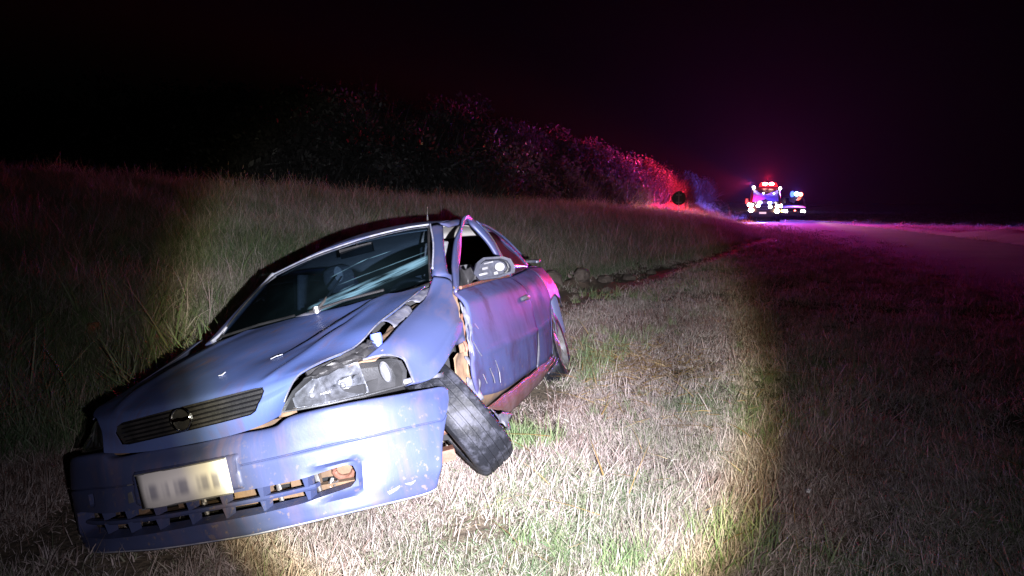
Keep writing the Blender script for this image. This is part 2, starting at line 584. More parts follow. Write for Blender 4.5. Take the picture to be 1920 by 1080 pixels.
def terrain(X, Y, coarse=False):
    X = np.asarray(X, float); Y = np.asarray(Y, float)
    rx, ry = X - LIP0[0], Y - LIP0[1]
    s = rx * LNRM[0] + ry * LNRM[1]
    t = rx * LDIR[0] + ry * LDIR[1]
    s = s + 0.10 * wob(X, Y, 0.9)
    near = -0.43 * sstep(s, -1.75, 0.25)
    depth = np.interp(t, [0, 8, 14, 22], [0.36, 0.30, 0.16, 0.05])
    far = -depth * sstep(s, -0.04, 0.16)
    w = sstep(t, -2.3, 0.2)
    z = near * (1 - w) + far * w
    zc = np.interp(t, [-30, -8, 1, 7.4, 13.3, 28, 40, 60], [2.3, 2.0, 1.72, 1.42, 1.12, 0.78, 0.30, 0.05])
    z = z + (0.30 + 0.16 * wob(X, Y, 2.7, 6.) + 0.10 * wob(X, Y, 6.3, 3.)) * np.exp(-((s - 1.0) / 0.38) ** 2) * sstep(t, -0.8, .8) * (1 - sstep(t, 5.5, 10))
    x = np.clip((s - 0.8) / 8.9, 0, 1)
    z = z + (zc + 0.40) * (x * (1.30 - 0.30 * x)) * np.where(s > 0.8, 1, 0)
    z = np.where(s > 9.7, z - 0.06 * np.minimum(s - 9.7, 14), z)
    # ridge with the scrub
    d, par, side = poly_dist(X, Y, RIDGE)
    top = np.interp(par, np.arange(len(RIDGE)), RIDGE[:, 2]) - 1.1
    wid = np.interp(par, np.arange(len(RIDGE)), [9, 9, 9, 9, 8, 6, 5, 5, 8])
    k = np.where(side > 0, np.exp(-(d / 60.0) ** 2), 1 - sstep(d, 0, wid))
    hill = top * k * (1 + 0.13 * wob(X, Y, 0.35) + 0.10 * wob(X, Y, 0.9, 4.))
    z = np.maximum(z, hill)
    z = z + 0.018 * wob(X, Y, 2.1) + 0.03 * wob(X, Y, 0.7, 2.0) + 0.008 * wob(X, Y, 7.0, 1.0)
    rd, _, rs = poly_dist(X, Y, ROADC)
    m = sstep(rd, ROAD_HALF + 0.1, ROAD_HALF + 2.2)
    z = z * m
    # earth bank thrown up along the right side of the road
    b = np.exp(-((rd - 4.2) / 0.60) ** 2) * (rs < 0) * sstep(Y, 10, 16) * (1 - sstep(Y, 26, 34))
    z = z + b * (0.42 + 0.05 * wob(X, Y, 0.6))
    return z


def axis_samples(lo, hi, fine_lo, fine_hi, step, grow):
    a = list(np.arange(fine_lo, fine_hi, step))
    v, st = fine_hi, step
    while v < hi:
        a.append(v); st *= grow; v += st
    a.append(hi)
    v, st = fine_lo, step
    b = []
    while v > lo:
        st *= grow; v -= st; b.append(max(v, lo))
    return np.array(sorted(set(b + a)))


gx = axis_samples(-420, 420, -5, 7, 0.09, 1.06)
gy = axis_samples(-30, 800, 1.5, 20, 0.10, 1.045)
GX, GY = np.meshgrid(gx, gy)
GZ = terrain(GX, GY)
GV, GF, _ = grid_mesh(np.stack([GX, GY, GZ], -1), (0, 0, -1e4))


def ground_mat():
    m, n, l, b, out = nt('dry_earth_and_thatch')
    tcn = n.new('ShaderNodeTexCoord')
    def tex(scale, det):
        t = n.new('ShaderNodeTexNoise'); t.inputs['Scale'].default_value = scale; t.inputs['Detail'].default_value = det
        l.new(tcn.outputs['Object'], t.inputs['Vector']); return t
    a, c = tex(1.2, 6), tex(28, 6)
    r = n.new('ShaderNodeValToRGB'); l.new(a.outputs['Fac'], r.inputs[0])
    r.color_ramp.elements[0].position = 0.35; r.color_ramp.elements[0].color = (0.075, 0.055, 0.036, 1)
    r.color_ramp.elements[1].position = 0.68; r.color_ramp.elements[1].color = (0.16, 0.125, 0.088, 1)
    r2 = n.new('ShaderNodeMapRange'); r2.inputs[1].default_value = 0.3; r2.inputs[2].default_value = 0.7; r2.inputs[3].default_value = 0.45; r2.inputs[4].default_value = 1.3
    l.new(c.outputs['Fac'], r2.inputs[0])
    x = n.new('ShaderNodeMix'); x.data_type = 'RGBA'; x.blend_type = 'MULTIPLY'; x.inputs['Factor'].default_value = 1
    l.new(r.outputs[0], x.inputs['A']); l.new(r2.outputs[0], x.inputs['B'])
    bare = n.new('ShaderNodeAttribute'); bare.attribute_name = 'bare'
    x3 = n.new('ShaderNodeMix'); x3.data_type = 'RGBA'
    l.new(bare.outputs['Fac'], x3.inputs['Factor']); l.new(x.outputs['Result'], x3.inputs['A'])
    r4 = n.new('ShaderNodeMix'); r4.data_type = 'RGBA'; r4.inputs['A'].default_value = (0.075, 0.052, 0.042, 1); r4.inputs['B'].default_value = (0.24, 0.175, 0.13, 1)
    l.new(c.outputs['Fac'], r4.inputs['Factor']); l.new(r4.outputs['Result'], x3.inputs['B'])
    l.new(x3.outputs['Result'], b.inputs['Base Color'])
    b.inputs['Roughness'].default_value = 0.95
    bp = n.new('ShaderNodeBump'); bp.inputs['Strength'].default_value = 0.7; bp.inputs['Distance'].default_value = 0.03
    l.new(c.outputs['Fac'], bp.inputs['Height']); l.new(bp.outputs[0], b.inputs['Normal'])
    return m


_s = (GX - LIP0[0]) * LNRM[0] + (GY - LIP0[1]) * LNRM[1]; _t = (GX - LIP0[0]) * LDIR[0] + (GY - LIP0[1]) * LDIR[1]
_rd, _, _rs = poly_dist(GX, GY, ROADC)
BARE = np.maximum(np.exp(-((_rd - 4.2) / 0.8) ** 2) * (_rs < 0) * (GY > 10), sstep(_s, 0.0, .15) * (1 - sstep(_s, 1.3, 1.9)) * sstep(_t, -2.0, -.5) * (1 - sstep(_t, 6, 12)))
ground = build('ground', GV, GF, ground_mat(), smooth=True, sharp=0, attrs={'bare': BARE.ravel()})
tag(ground, kind='structure')

# road sheet
def road_mat():
    m, n, l, b, out = nt('worn_asphalt')
    tcn = n.new('ShaderNodeTexCoord')
    t = n.new('ShaderNodeTexNoise'); t.inputs['Scale'].default_value = 0.6; t.inputs['Detail'].default_value = 8
    l.new(tcn.outputs['Object'], t.inputs['Vector'])
    g = n.new('ShaderNodeTexNoise'); g.inputs['Scale'].default_value = 90; g.inputs['Detail'].default_value = 3
    l.new(tcn.outputs['Object'], g.inputs['Vector'])
    r = n.new('ShaderNodeValToRGB'); l.new(t.outputs['Fac'], r.inputs[0])
    r.color_ramp.elements[0].position = 0.36; r.color_ramp.elements[0].color = (0.008, 0.0075, 0.0075, 1)
    r.color_ramp.elements[1].position = 0.66; r.color_ramp.elements[1].color = (0.026, 0.021, 0.020, 1)
    l.new(r.outputs[0], b.inputs['Base Color'])
    b.inputs['Roughness'].default_value = 1.0
    b.inputs['Specular IOR Level'].default_value = 0.08
    bp = n.new('ShaderNodeBump'); bp.inputs['Strength'].default_value = 0.5; bp.inputs['Distance'].default_value = 0.01
    l.new(g.outputs['Fac'], bp.inputs['Height']); l.new(bp.outputs[0], b.inputs['Normal'])
    return m


RC = catmull(ROADC, 10)
tan = np.gradient(RC, axis=0); tan /= np.linalg.norm(tan, axis=1)[:, None]
nor = np.stack([-tan[:, 1], tan[:, 0]], 1)
rows = []
for q in np.linspace(-1, 1, 25):
    wv = q * (ROAD_HALF + 0.10 * np.sin(np.arange(len(RC)) * 0.9) * abs(q) + 0.08 * np.cos(np.arange(len(RC)) * 2.3) * abs(q))
    P = RC + nor * wv[:, None]
    crown = 0.035 + 0.03 * (1 - q * q) + 0.005 * wob(P[:, 0], P[:, 1], 1.9) + 0.004 * wob(P[:, 0], P[:, 1], 7.1, 2.)
    rows.append(np.column_stack([P, np.full(len(P), crown)]))
RV, RF, _ = grid_mesh(np.array(rows), (0, 0, -1e4))
tag(build('road', RV, RF, road_mat(), smooth=True, sharp=0), kind='structure')
# ------------------------------------------------------------------ the wrecked car
# car space: x to the car's left, y rearwards from the front bumper, z up; leaning 14 degrees into the ditch
CAR_M = Matrix(((0.945484, 0.237712, -0.222607, -1.11816), (-0.218742, 0.969934, 0.106681, 2.5005), (0.241274, -0.052172, 0.969054, -0.06048), (0, 0, 0, 1)))
car = empty('wrecked_car')
car.matrix_world = CAR_M
tag(car, 'crashed silver blue saloon car tilted off the road into the grass ditch', 'car')

# --- bonnet
hl = catmull([(.400, .100, .597), (.430, .143, .673), (.460, .168, .715), (.490, .194, .733), (.540, .246, .750), (.610, .389, .772), (.650, .542, .836), (.668, .730, .879), (.675, .954, .925), (.648, 1.19, .962)], 6)
hc = catmull([(0, .108, .553), (0, .086, .615), (0, .086, .665), (0, .106, .703), (0, .165, .737), (0, .36, .793), (0, .56, .836), (0, .80, .883), (0, 1.0, .920), (0, 1.237, .956)], 6)
hr = catmull([(-.400, .100, .585), (-.430, .143, .655), (-.460, .168, .695), (-.490, .194, .715), (-.560, .250, .728), (-.640, .360, .750), (-.685, .500, .770), (-.715, .750, .816), (-.708, 1.0, .866), (-.680, 1.235, .914)], 6)
rows = []
nv = len(hl)
for j in range(nv):
    v = j / (nv - 1)
    row = []
    for u in np.linspace(-1, 1, 61):
        e = hl[j] if u > 0 else hr[j]
        w = abs(u) ** 2.3 if j > 8 else abs(u) ** 3.2
        p = np.array([e[0] * abs(u), hc[j][1] * (1 - w) + e[1] * w, hc[j][2] * (1 - w) + e[2] * w])
        on = sstep(v, 0.38, 0.55)
        p[2] += 0.013 * math.exp(-((abs(u) - 0.70 + 0.05 * v) / 0.06) ** 2) * sstep(v, 0.30, 0.48) * (1 - 0.5 * sstep(v, .9, 1))
        # the buckle that runs down the left half of the bonnet
        tr = math.exp(-((u - 0.30 - 0.16 * (v - 0.7)) / 0.26) ** 2)
        p[2] -= 0.032 * tr * sstep(v, 0.45, 0.72) * (1 - sstep(v, .90, 1.0))
        p[2] += 0.017 * math.exp(-((u - 0.46 - 0.5 * (v - 0.7)) / 0.05) ** 2) * sstep(v, 0.55, 0.75) * (1 - sstep(v, .93, 1.0))
        nz = mnoise.noise(Vector((p[0] * 4.2, p[1] * 3.6, 1.0))) * 0.0045 + mnoise.noise(Vector((p[0] * 11, p[1] * 9, 5.0))) * 0.0012
        p[2] += nz * on
        row.append(p)
    rows.append(row)
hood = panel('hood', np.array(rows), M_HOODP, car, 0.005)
e = MB(); e.tube([tuple(p) for p in hl[3:-4]], .0035, 6); e.make('bare_edge', M_TORN, hood)
GR = [(-.345, .652), (-.338, .672), (-.30, .685), (-.15, .693), (0, .700), (.15, .705), (.30, .709), (.334, .707), (.341, .692), (.325, .660), (.303, .627), (.280, .617), (.15, .611), (0, .606), (-.15, .601), (-.28, .597), (-.318, .602)]
V, F = prism_verts(GR, -0.2, 0.22)
cut(hood, V, F)


for (cx_, cy_, lx, ly, an) in ((.235, .42, .050, .016, .35), (.052, .30, .030, .006, .75)):
    D = np.array([p for r in rows for p in r]); ca, sa = math.cos(an), math.sin(an)
    V = []
    for a_, b_ in ((-.5, -.3), (0, -.5), (.5, -.1), (.35, .3), (-.1, .5)):
        x_, y_ = cx_ + a_ * lx * ca - b_ * ly * sa, cy_ + a_ * lx * sa + b_ * ly * ca
        i_ = np.argmin((D[:, 0] - x_) ** 2 + (D[:, 1] - y_) ** 2)
        V.append((x_, y_, D[i_, 2] + .005))
    q = MB(); q.add(V, [(0, 1, 2, 3, 4)]); o = q.make('paint_chip', M_SCUFFED, hood, smooth=False)
    mo = o.modifiers.new('thickness', 'SOLIDIFY'); mo.thickness = .003; mo.offset = 0


def nose_y(x):
    return 0.084 + 0.26 * x * x + 0.02 * abs(x)


g = MB()
V = [(x, nose_y(x) + 0.060, z) for x, z in GR]
g.add(V + [(0.0, nose_y(0) + 0.060, 0.652)], [(i, (i + 1) % len(GR), len(GR)) for i in range(len(GR))])
n_ = len(GR)                                                   # inner wall of the opening
V = [(x, nose_y(x) + 0.004, z) for x, z in GR] + [(x, nose_y(x) + 0.061, z) for x, z in GR]
g.add(V, [(i, (i + 1) % n_, n_ + (i + 1) % n_, n_ + i) for i in range(n_)])
grille = g.make('grille', M_BLACK, car)
for k in range(5):
    fz = 0.10 + 0.20 * k
    s = MB()
    X = np.linspace(-.325 + 0.005 * abs(2 - k), .325, 27)
    ring = []
    for x in X:
        zt = np.interp(x, [-.34, .34], [.684, .708]); zb = np.interp(x, [-.34, .34], [.600, .622])
        z = zb + (zt - zb) * fz
        if x > .30 and fz < .35: x = .30
        y = nose_y(x) + 0.010
        ring.append([(x, y, z - .0022), (x, y + .003, z + .0026), (x, y + .014, z + .0022), (x, y + .014, z - .0022)])
    V = [p for r in ring for p in r]; F = []
    for i in range(len(X) - 1):
        for q in range(4):
            F.append((i * 4 + q, i * 4 + (q + 1) % 4, i * 4 + 4 + (q + 1) % 4, i * 4 + 4 + q))
    s.add(V, F)
    s.make('grille_slat', M_GLOSSBLACK, grille)
em_ = MB()
mt = Matrix.Translation((0.0, nose_y(0) - 0.004, 0.654)) @ Matrix.Rotation(math.radians(90), 4, 'X')
em_.lathe([(0.0, -.004), (0.036, -.004), (0.038, 0.0)], 32, mt, 0)
em_.lathe([(0.037, -.006), (0.039, 0.004), (0.042, 0.007), (0.0455, 0.004), (0.046, -.006)], 32, mt, 1)
em_.add([mt @ Vector(p) for p in [(-.040, .006, .004), (-.012, .010, .004), (.006, .006, .004), (.040, .010, .004), (.040, -.002, .004), (.010, -.008, .004), (-.008, -.004, .004), (-.040, -.004, .004)]], [(0, 1, 2, 3, 4, 5, 6, 7)], 1)
em_.make('emblem', M_CHROME, grille, mats=[M_BLACK, M_CHROME])

# --- front bumper
BT = [(0, .108, .550), (.20, .100, .556), (.36, .105, .557), (.435, .125, .582), (.62, .190, .580), (.765, .345, .556), (.832, .500, .535), (.856, .572, .524), (.870, .602, .503)]
BU = [(0, .052, .512), (.20, .057, .517), (.37, .080, .520), (.46, .105, .532), (.65, .190, .525), (.790, .330, .505), (.850, .450, .486), (.868, .525, .476), (.875, .568, .468)]
BG = [(0, .030, .452), (.20, .036, .451), (.38, .072, .450), (.50, .118, .449), (.68, .202, .441), (.800, .330, .426), (.855, .430, .411), (.870, .472, .405), (.875, .505, .420)]
BF = [(0, .030, .360), (.20, .035, .359), (.38, .066, .357), (.50, .106, .355), (.68, .200, .347), (.800, .316, .336), (.850, .390, .326), (.862, .412, .321), (.864, .428, .330)]
BL = [(0, .034, .262), (.20, .037, .262), (.38, .062, .264), (.50, .098, .264), (.67, .180, .258), (.785, .300, .250), (.835, .362, .245), (.850, .382, .240), (.853, .394, .245)]
BB = [(0, .050, .193), (.20, .052, .194), (.36, .067, .199), (.50, .092, .202), (.656, .172, .194), (.755, .300, .170), (.790, .352, .163), (.805, .376, .163), (.812, .390, .164)]


def full(R):
    return [(-x - .030 * min(1, x / .87) ** 4, y - .03 * min(1, x / .87) ** 6, z) for x, y, z in R[:0:-1]] + list(R)


def off(R, dy, dz, k=1.0):
    return [(x * k, y + dy, z + dz) for x, y, z in R]


def mixr(A, B, f):
    return [tuple(np.array(a) * (1 - f) + np.array(b) * f) for a, b in zip(A, B)]


brow = [off(BT, .03, -.003, .985), BT, off(BT, -.018, -.010, 1.002), BU, mixr(BU, BG, .6), off(BG, 0, .0055), off(BG, .008, .002, .992), off(BG, .008, -.002, .992), off(BG, -.002, -.0055), mixr(BG, BF, .5), BF, mixr(BF, BL, .5), BL, mixr(BL, BB, .55), BB, off(BB, .03, -.006, .985), off(BB, .10, .004, .95)]
brow = [full(r) for r in brow]
BGRID = np.array([catmull(r, 8) for r in brow])
tmp = []
for j in range(BGRID.shape[1]):
    c = BGRID[:, j]
    tmp.append(c)
BGRID = np.array([catmull(c, 3) for c in tmp]).transpose(1, 0, 2)
for idx in np.ndindex(BGRID.shape[:2]):
    p = BGRID[idx]
    if p[0] > .40 and .20 < p[2] < .42:                       # chamfered pocket round the outer end of the intake
        ex = max(0.0, p[0] - .585) / .055; ez = max(0.0, abs(p[2] - .318) - .040) / .030
        p[1] += .030 * float(1 - sstep(math.hypot(ex, ez), 0.25, 1.0)) * float(sstep(p[0], .42, .56))
    p[1] += 0.0025 * mnoise.noise(Vector((p[0] * 5, p[2] * 7, 3.3)))
BFLAT = BGRID.reshape(-1, 3)


def bump_y(x, z):
    d = (BFLAT[:, 0] - x) ** 2 + (BFLAT[:, 2] - z) ** 2
    i = np.argsort(d)[:4]
    w = 1 / (d[i] + 1e-6)
    return float((BFLAT[i, 1] * w).sum() / w.sum())


bumper = panel('front_bumper', BGRID, M_PAINT, car, 0.006, sharp=38)
INT = [(-.70, .300), (-.70, .345), (-.66, .355), (-.40, .352), (-.24, .356), (0, .358), (.24, .358), (.43, .356), (.575, .360), (.598, .350), (.606, .325), (.600, .296), (.580, .278), (.43, .270), (.25, .265), (0, .262), (-.25, .256), (-.45, .252), (-.66, .256), (-.69, .270)]
V, F = prism_verts(INT, -0.3, 0.9)
cut(bumper, V, F)
# tow eye hole on the right half
HOLE = [(-.555, .385), (-.555, .425), (-.540, .436), (-.515, .432), (-.510, .420), (-.512, .388), (-.522, .376), (-.545, .376)]
V, F = prism_verts(HOLE, -0.3, 0.9)
cut(bumper, V, F)
f_ = MB()
for OUT, dep in ((INT, .075), (HOLE, .05)):
    n_ = len(OUT)
    cx = sum(p[0] for p in OUT) / n_; cz = sum(p[1] for p in OUT) / n_
    Y = [bump_y(x, z) for x, z in OUT]
    V = [(x, y + .001, z) for (x, z), y in zip(OUT, Y)] + [(x + (cx - x) * (.03 if dep < .06 else .012), y + dep, z + (cz - z) * .16) for (x, z), y in zip(OUT, Y)]
    f_.add(V, [(i, (i + 1) % n_, n_ + (i + 1) % n_, n_ + i) for i in range(n_)])
f_.make('intake_flange', M_PAINT, bumper, sharp=50)
# lower grille: one long bar and the upright fins
b_ = MB()
X = np.linspace(-.66, .465, 40)
ring = []
for x in X:
    y = bump_y(x, .31) + .028
    z = np.interp(x, [-.66, .465], [.302, .312])
    ring.append([(x, y, z - .008), (x, y - .006, z), (x, y, z + .008), (x, y + .03, z + .007), (x, y + .03, z - .007)])
V = [p for r in ring for p in r]; F = []
for i in range(len(X) - 1):
    for q in range(5):
        F.append((i * 5 + q, i * 5 + (q + 1) % 5, i * 5 + 5 + (q + 1) % 5, i * 5 + 5 + q))
F += [(0, 1, 2, 3, 4), tuple((len(X) - 1) * 5 + q for q in (4, 3, 2, 1, 0))]
b_.add(V, F)
b_.make('intake_bar', M_PAINT, bumper)
for x in (.44, .275, .12, -.03, -.18, -.33, -.48):
    for (z0, z1, w0, w1) in ((.357, .318, .013, .007), (.304, .262, .012, .004)):
        m = MB()
        y = bump_y(x, .31) + .022
        m.add([(x - w0, y, z0), (x + w0, y, z0), (x + w1, y, z1), (x - w1, y, z1), (x - w0, y + .045, z0), (x + w0, y + .045, z0), (x + w1, y + .045, z1), (x - w1, y + .045, z1)],
              [(0, 3, 2, 1), (4, 5, 6, 7), (0, 1, 5, 4), (1, 2, 6, 5), (2, 3, 7, 6), (3, 0, 4, 7)])
        m.make('intake_fin', M_PAINT, bumper, smooth=False)
# plate panel, plate
rows = []
for z in np.linspace(.500, .365, 10):
    r = []
    for x in np.linspace(-.25, .238, 40):
        ex = min(1.0, (0.5 * (.238 + .25) - abs(x + .006)) / .012)
        r.append((x, bump_y(x, z) + .004 - .013 * sstep(ex, 0, 1), z))
    rows.append(r)
rows = np.array(rows); rows[0, :, 1] += .012; rows[-1, :, 1] += .012
panel('plate_holder', rows, M_PAINT, bumper, 0.003)
pl = MB()
cx, cz = -.004, .425
rows = []
for z in (-.065, .065):
    rows.append([(cx + x, bump_y(cx + x, cz) - .016 + .004 * math.sin(x * 14), cz + z + .012 * x) for x in np.linspace(-.2, .2, 13)])
plate = panel('number_plate', np.array(rows), M_PLATE, car, 0.002)
fr = MB()
fr.tube([(cx - .2, bump_y(cx - .2, cz) - .019, cz - .067), (cx, bump_y(cx, cz) - .019, cz - .065), (cx + .2, bump_y(cx + .2, cz) - .019, cz - .063)], .003, 6)
fr.tube([(cx - .2, bump_y(cx - .2, cz) - .019, cz + .063), (cx, bump_y(cx, cz) - .019, cz + .065), (cx + .2, bump_y(cx + .2, cz) - .019, cz + .067)], .003, 6)
fr.make('plate_rim', M_WHITE, plate)
for zc_ in (.405, .452):
    s = MB()
    x0 = -.262
    h = .022 if zc_ < .42 else .016
    s.add([(x0 - .022, bump_y(x0 - .02, zc_) - .004, zc_ - h), (x0 + .006, bump_y(x0, zc_) - .005, zc_ - h * .9), (x0 + .004, bump_y(x0, zc_) - .005, zc_ + h), (x0 - .016, bump_y(x0 - .02, zc_) - .004, zc_ + h * .8)], [(0, 1, 2, 3)])
    o = s.make('paint_chip', M_WHITE, bumper, smooth=False)
    m = o.modifiers.new('thickness', 'SOLIDIFY'); m.thickness = .002
lipr = full(BB)
ribbon('lip_edge', off(lipr, -.003, -.001, 1.003), off(lipr, .004, -.009, 1.0), M_SCUFFED, bumper, k=5, thick=.002)
crumple('scuff', [[(.70 + .02 * i, bump_y(.70 + .02 * i, .215 + .012 * j) - .002, .215 + .004 * (i % 3) + .012 * j) for i in range(6)] for j in range(2)], M_SCUFFED, bumper, .003, 60, thick=.001, seed=41)
# things seen behind the intake
m = MB()
m.box((0.02, .30, .43), (1.25, .02, .26), m=0)
for x, w in ((-.45, .06), (-.2, .1), (.1, .16), (.34, .12)):
    m.box((x, .265, .31), (w, .03, .11), Matrix.Rotation(.1 * x, 3, 'Y'), 0)
m.box((0, .255, .272), (1.15, .05, .028), m=0)
m.box((-.1, .30, .20), (1.2, .25, .03), m=1)
m.make('radiator_support', M_TAN, car, mats=[M_TAN, M_DARK])
for x in (.245, .385, .415, -.1):
    m = MB(); m.tube([(x, .22, .25), (x + .004, .215, .30), (x - .003, .225, .365)], .010, 8)
    m.make('cooling_pipe', M_STEEL, car)
m = MB()
m.tube([(.50 + .045 * math.cos(a), .285, .322 + .035 * math.sin(a)) for a in np.linspace(.3, 6.0, 16)], .012, 8)
m.tube([(.45, .30, .35), (.52, .30, .36), (.60, .33, .34)], .018, 8)
m.box((.53, .36, .30), (.16, .04, .16))
m.make('tow_bracket', M_RUST, car)
m = MB()
m.tube([(.45, .25, .285), (.475, .24, .275), (.49, .245, .283)], .013, 7)
m.tube([(.46, .25, .30), (.455, .235, .27)], .008, 7)
m.make('bent_bolt', M_STEEL, car)

# --- headlights
HLO = [(.400, .105, .602), (.418, .118, .630), (.440, .151, .669), (.480, .199, .706), (.560, .289, .713), (.660, .379, .706), (.725, .440, .692), (.755, .462, .672), (.772, .452, .630), (.776, .405, .577), (.67, .262, .583), (.55, .177, .590), (.47, .135, .596)]


def headlight(sx, name='headlight'):
    O = np.array([(sx * x, y, z) for x, y, z in HLO])
    n_ = len(O)
    c = O.mean(0)
    nrm = np.array([sx * 0.52, -0.80, 0.28]); nrm /= np.linalg.norm(nrm)
    body = MB()
    # black housing rim
    inn = c + (O - c) * 0.93 + nrm * 0.004
    body.add(list(O) + list(inn), [(i, (i + 1) % n_, n_ + (i + 1) % n_, n_ + i) for i in range(n_)])
    back = c + (O - c) * 0.84 - nrm * 0.07
    body.add(list(inn) + list(back), [(i, (i + 1) % n_, n_ + (i + 1) % n_, n_ + i) for i in range(n_)])
    body.add(list(back) + [c - nrm * 0.085], [(i, (i + 1) % n_, n_) for i in range(n_)])
    h = body.make(name, M_BLACK, car)
    # reflector bowls along the lamp: (start, end) fraction of its length
    ax = np.array([sx * .775, .43, .655]) - np.array([sx * .42, .125, .625]); L = np.linalg.norm(ax); ax /= L
    up = np.cross(ax, nrm) * (-sx); up /= np.linalg.norm(up)
    if up[2] < 0: up = -up
    o0 = np.array([sx * .42, .125, .628])
    def bowl(nm, f0, f1, lo0, lo1, hi0, hi1, depth, mat):
        rows = []
        for q in np.linspace(-1, 1, 13):
            r = []
            for w in np.linspace(-1, 1, 15):
                f = f0 + (f1 - f0) * (w + 1) / 2
                a, b2 = lo0 + (lo1 - lo0) * (w + 1) / 2, hi0 + (hi1 - hi0) * (w + 1) / 2
                hgt = a + (b2 - a) * (q + 1) / 2
                dd = depth * (1 - max(abs(q), abs(w)) ** 2.5)
                r.append(o0 + ax * L * f + up * hgt - nrm * (0.004 + dd))
            rows.append(r)
        return panel(nm, np.array(rows), mat, h, 0.002, centre=tuple(c - nrm * 3 * 0 + nrm * -1.0))
    bowl('reflector', .06, .30, -.024, -.044, .020, .070, .036, M_REFL)
    bowl('reflector', .305, .645, -.044, -.058, .070, .070, .045, M_REFL)
    iv = MB()
    e = o0 + ax * L * .835 + up * (-.004) - nrm * .006
    for k in range(1):
        ringv = [e + ax * (.021 * math.cos(a)) + up * (.045 * math.sin(a)) for a in np.linspace(0, 2 * math.pi, 20, endpoint=False)]
        ring2 = [e + ax * (.016 * math.cos(a)) + up * (.037 * math.sin(a)) - nrm * .02 for a in np.linspace(0, 2 * math.pi, 20, endpoint=False)]
        iv.add(ringv + ring2 + [e - nrm * .024], [(i, (i + 1) % 20, 20 + (i + 1) % 20, 20 + i) for i in range(20)] + [(20 + i, 20 + (i + 1) % 20, 40) for i in range(20)])
    iv.make('indicator', M_WHITE, h)
    for f, hh in ((.21, .004), (.47, .004)):
        bb = MB()
        p = o0 + ax * L * f + up * hh
        bb.tube([p - nrm * .045, p - nrm * .03, p - nrm * .012, p - nrm * .008], [.011, .011, .010, .003], 12)
        bb.make('bulb', M_WHITE, h)
    # lens: a bulged skin over the outline
    V = [c + nrm * .022]
    rings = [.25, .5, .75, .92, 1.0]
    for rr in rings:
        for p in O:
            V.append(c + (p - c) * rr + nrm * (.022 * (1 - rr ** 2.5) + .002))
    F = [(0, 1 + i, 1 + (i + 1) % n_) for i in range(n_)]
    for k in range(len(rings) - 1):
        for i in range(n_):
            F.append((1 + k * n_ + i, 1 + k * n_ + (i + 1) % n_, 1 + (k + 1) * n_ + (i + 1) % n_, 1 + (k + 1) * n_ + i))
    build('lens', V, F, M_LENS, h, sharp=0)
    return h


headlight(1)
headlight(-1)

# --- left front wing
LW = [
    [(.655, .335, .716), (.722, .402, .712), (.764, .462, .680), (.790, .440, .632), (.812, .405, .582)],
    [(.700, .470, .762), (.758, .520, .745), (.806, .545, .700), (.838, .530, .640), (.848, .480, .576)],
    [(.700, .660, .812), (.762, .690, .797), (.824, .700, .752), (.856, .680, .690), (.868, .590, .612)],
    [(.700, .860, .863), (.766, .872, .848), (.834, .868, .802), (.866, .850, .752), (.875, .740, .664)],
    [(.700, 1.03, .907), (.766, 1.03, .893), (.838, 1.00, .820), (.864, .955, .758), (.873, .870, .690)],
    [(.706, 1.19, 1.00), (.772, 1.23, .960), (.832, 1.08, .838), (.856, .985, .763), (.866, .935, .662)],
]
A = surf_grid(LW, 8, 8)
for idx in np.ndindex(A.shape[:2]):
    p = A[idx]
    p[0] += 0.004 * mnoise.noise(Vector((p[1] * 6, p[2] * 7, 9.1)))
    p[0] += .012 * float(sstep(idx[1] / (A.shape[1] - 1), .70, .78)) * float(sstep(idx[0] / (A.shape[0] - 1), .10, .30))
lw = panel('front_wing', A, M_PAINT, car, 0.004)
lw['label'] = 'left front wing pushed back with its arch folded'
# rolled arch lip
lip = A[:, -1]
ribbon('arch_lip', lip, lip + np.array([-.055, .018, -.012]), M_PAINT, lw, k=1, thick=.003)
e = MB(); e.tube([tuple(p + np.array([0, -.002, .001])) for p in A[0]], .0042, 6); e.make('bare_edge', M_TORN, lw)
# crumpled strip where the wing tore from the bumper
crumple('torn_edge', [[(.775 + .02 * i, .40 + .035 * i, .585 - .004 * i + .018 * (j % 2)) for i in range(6)] for j in range(2)], M_TORN, lw, .008, 30, seed=2)
# --- right front wing (mostly out of sight)
RW = [[(-x, y, z - .01) for x, y, z in r] for r in LW[:-1]] + [[(-.706, 1.22, .955), (-.772, 1.23, .94), (-.85, 1.22, .82), (-.862, 1.22, .62), (-.862, 1.22, .30)]]
panel('front_wing', surf_grid(RW, 5, 5), M_PAINT, car, 0.004)

# --- engine bay seen through the torn gap
m = MB()
rows = [[(.55, .30, .700), (.62, .33, .705), (.70, .345, .700)], [(.56, .50, .72), (.63, .50, .735), (.705, .50, .742)], [(.58, .74, .79), (.64, .74, .80), (.70, .74, .808)], [(.60, .98, .85), (.65, .98, .86), (.70, .98, .872)], [(.60, 1.2, .90), (.64, 1.2, .91), (.70, 1.18, .93)]]
crumple('inner_wing', surf_grid(rows, 5, 6), M_TAN, car, .012, 14, seed=4)
crumple('folded_panel', surf_grid([[(.625, .62, .84), (.66, .62, .835), (.695, .60, .805)], [(.63, .74, .855), (.665, .74, .86), (.698, .74, .83)], [(.64, .86, .88), (.67, .86, .885), (.699, .86, .852)]], 5, 5), M_TORN, car, .010, 24, seed=6)
crumple('folded_panel', surf_grid([[(.640, .93, .90), (.67, .93, .905), (.702, .93, .885)], [(.645, 1.05, .925), (.67, 1.05, .935), (.703, 1.05, .91)], [(.65, 1.17, .945), (.68, 1.17, .955), (.705, 1.17, .94)]], 5, 5), M_TORN, car, .012, 30, seed=9)
m = MB()
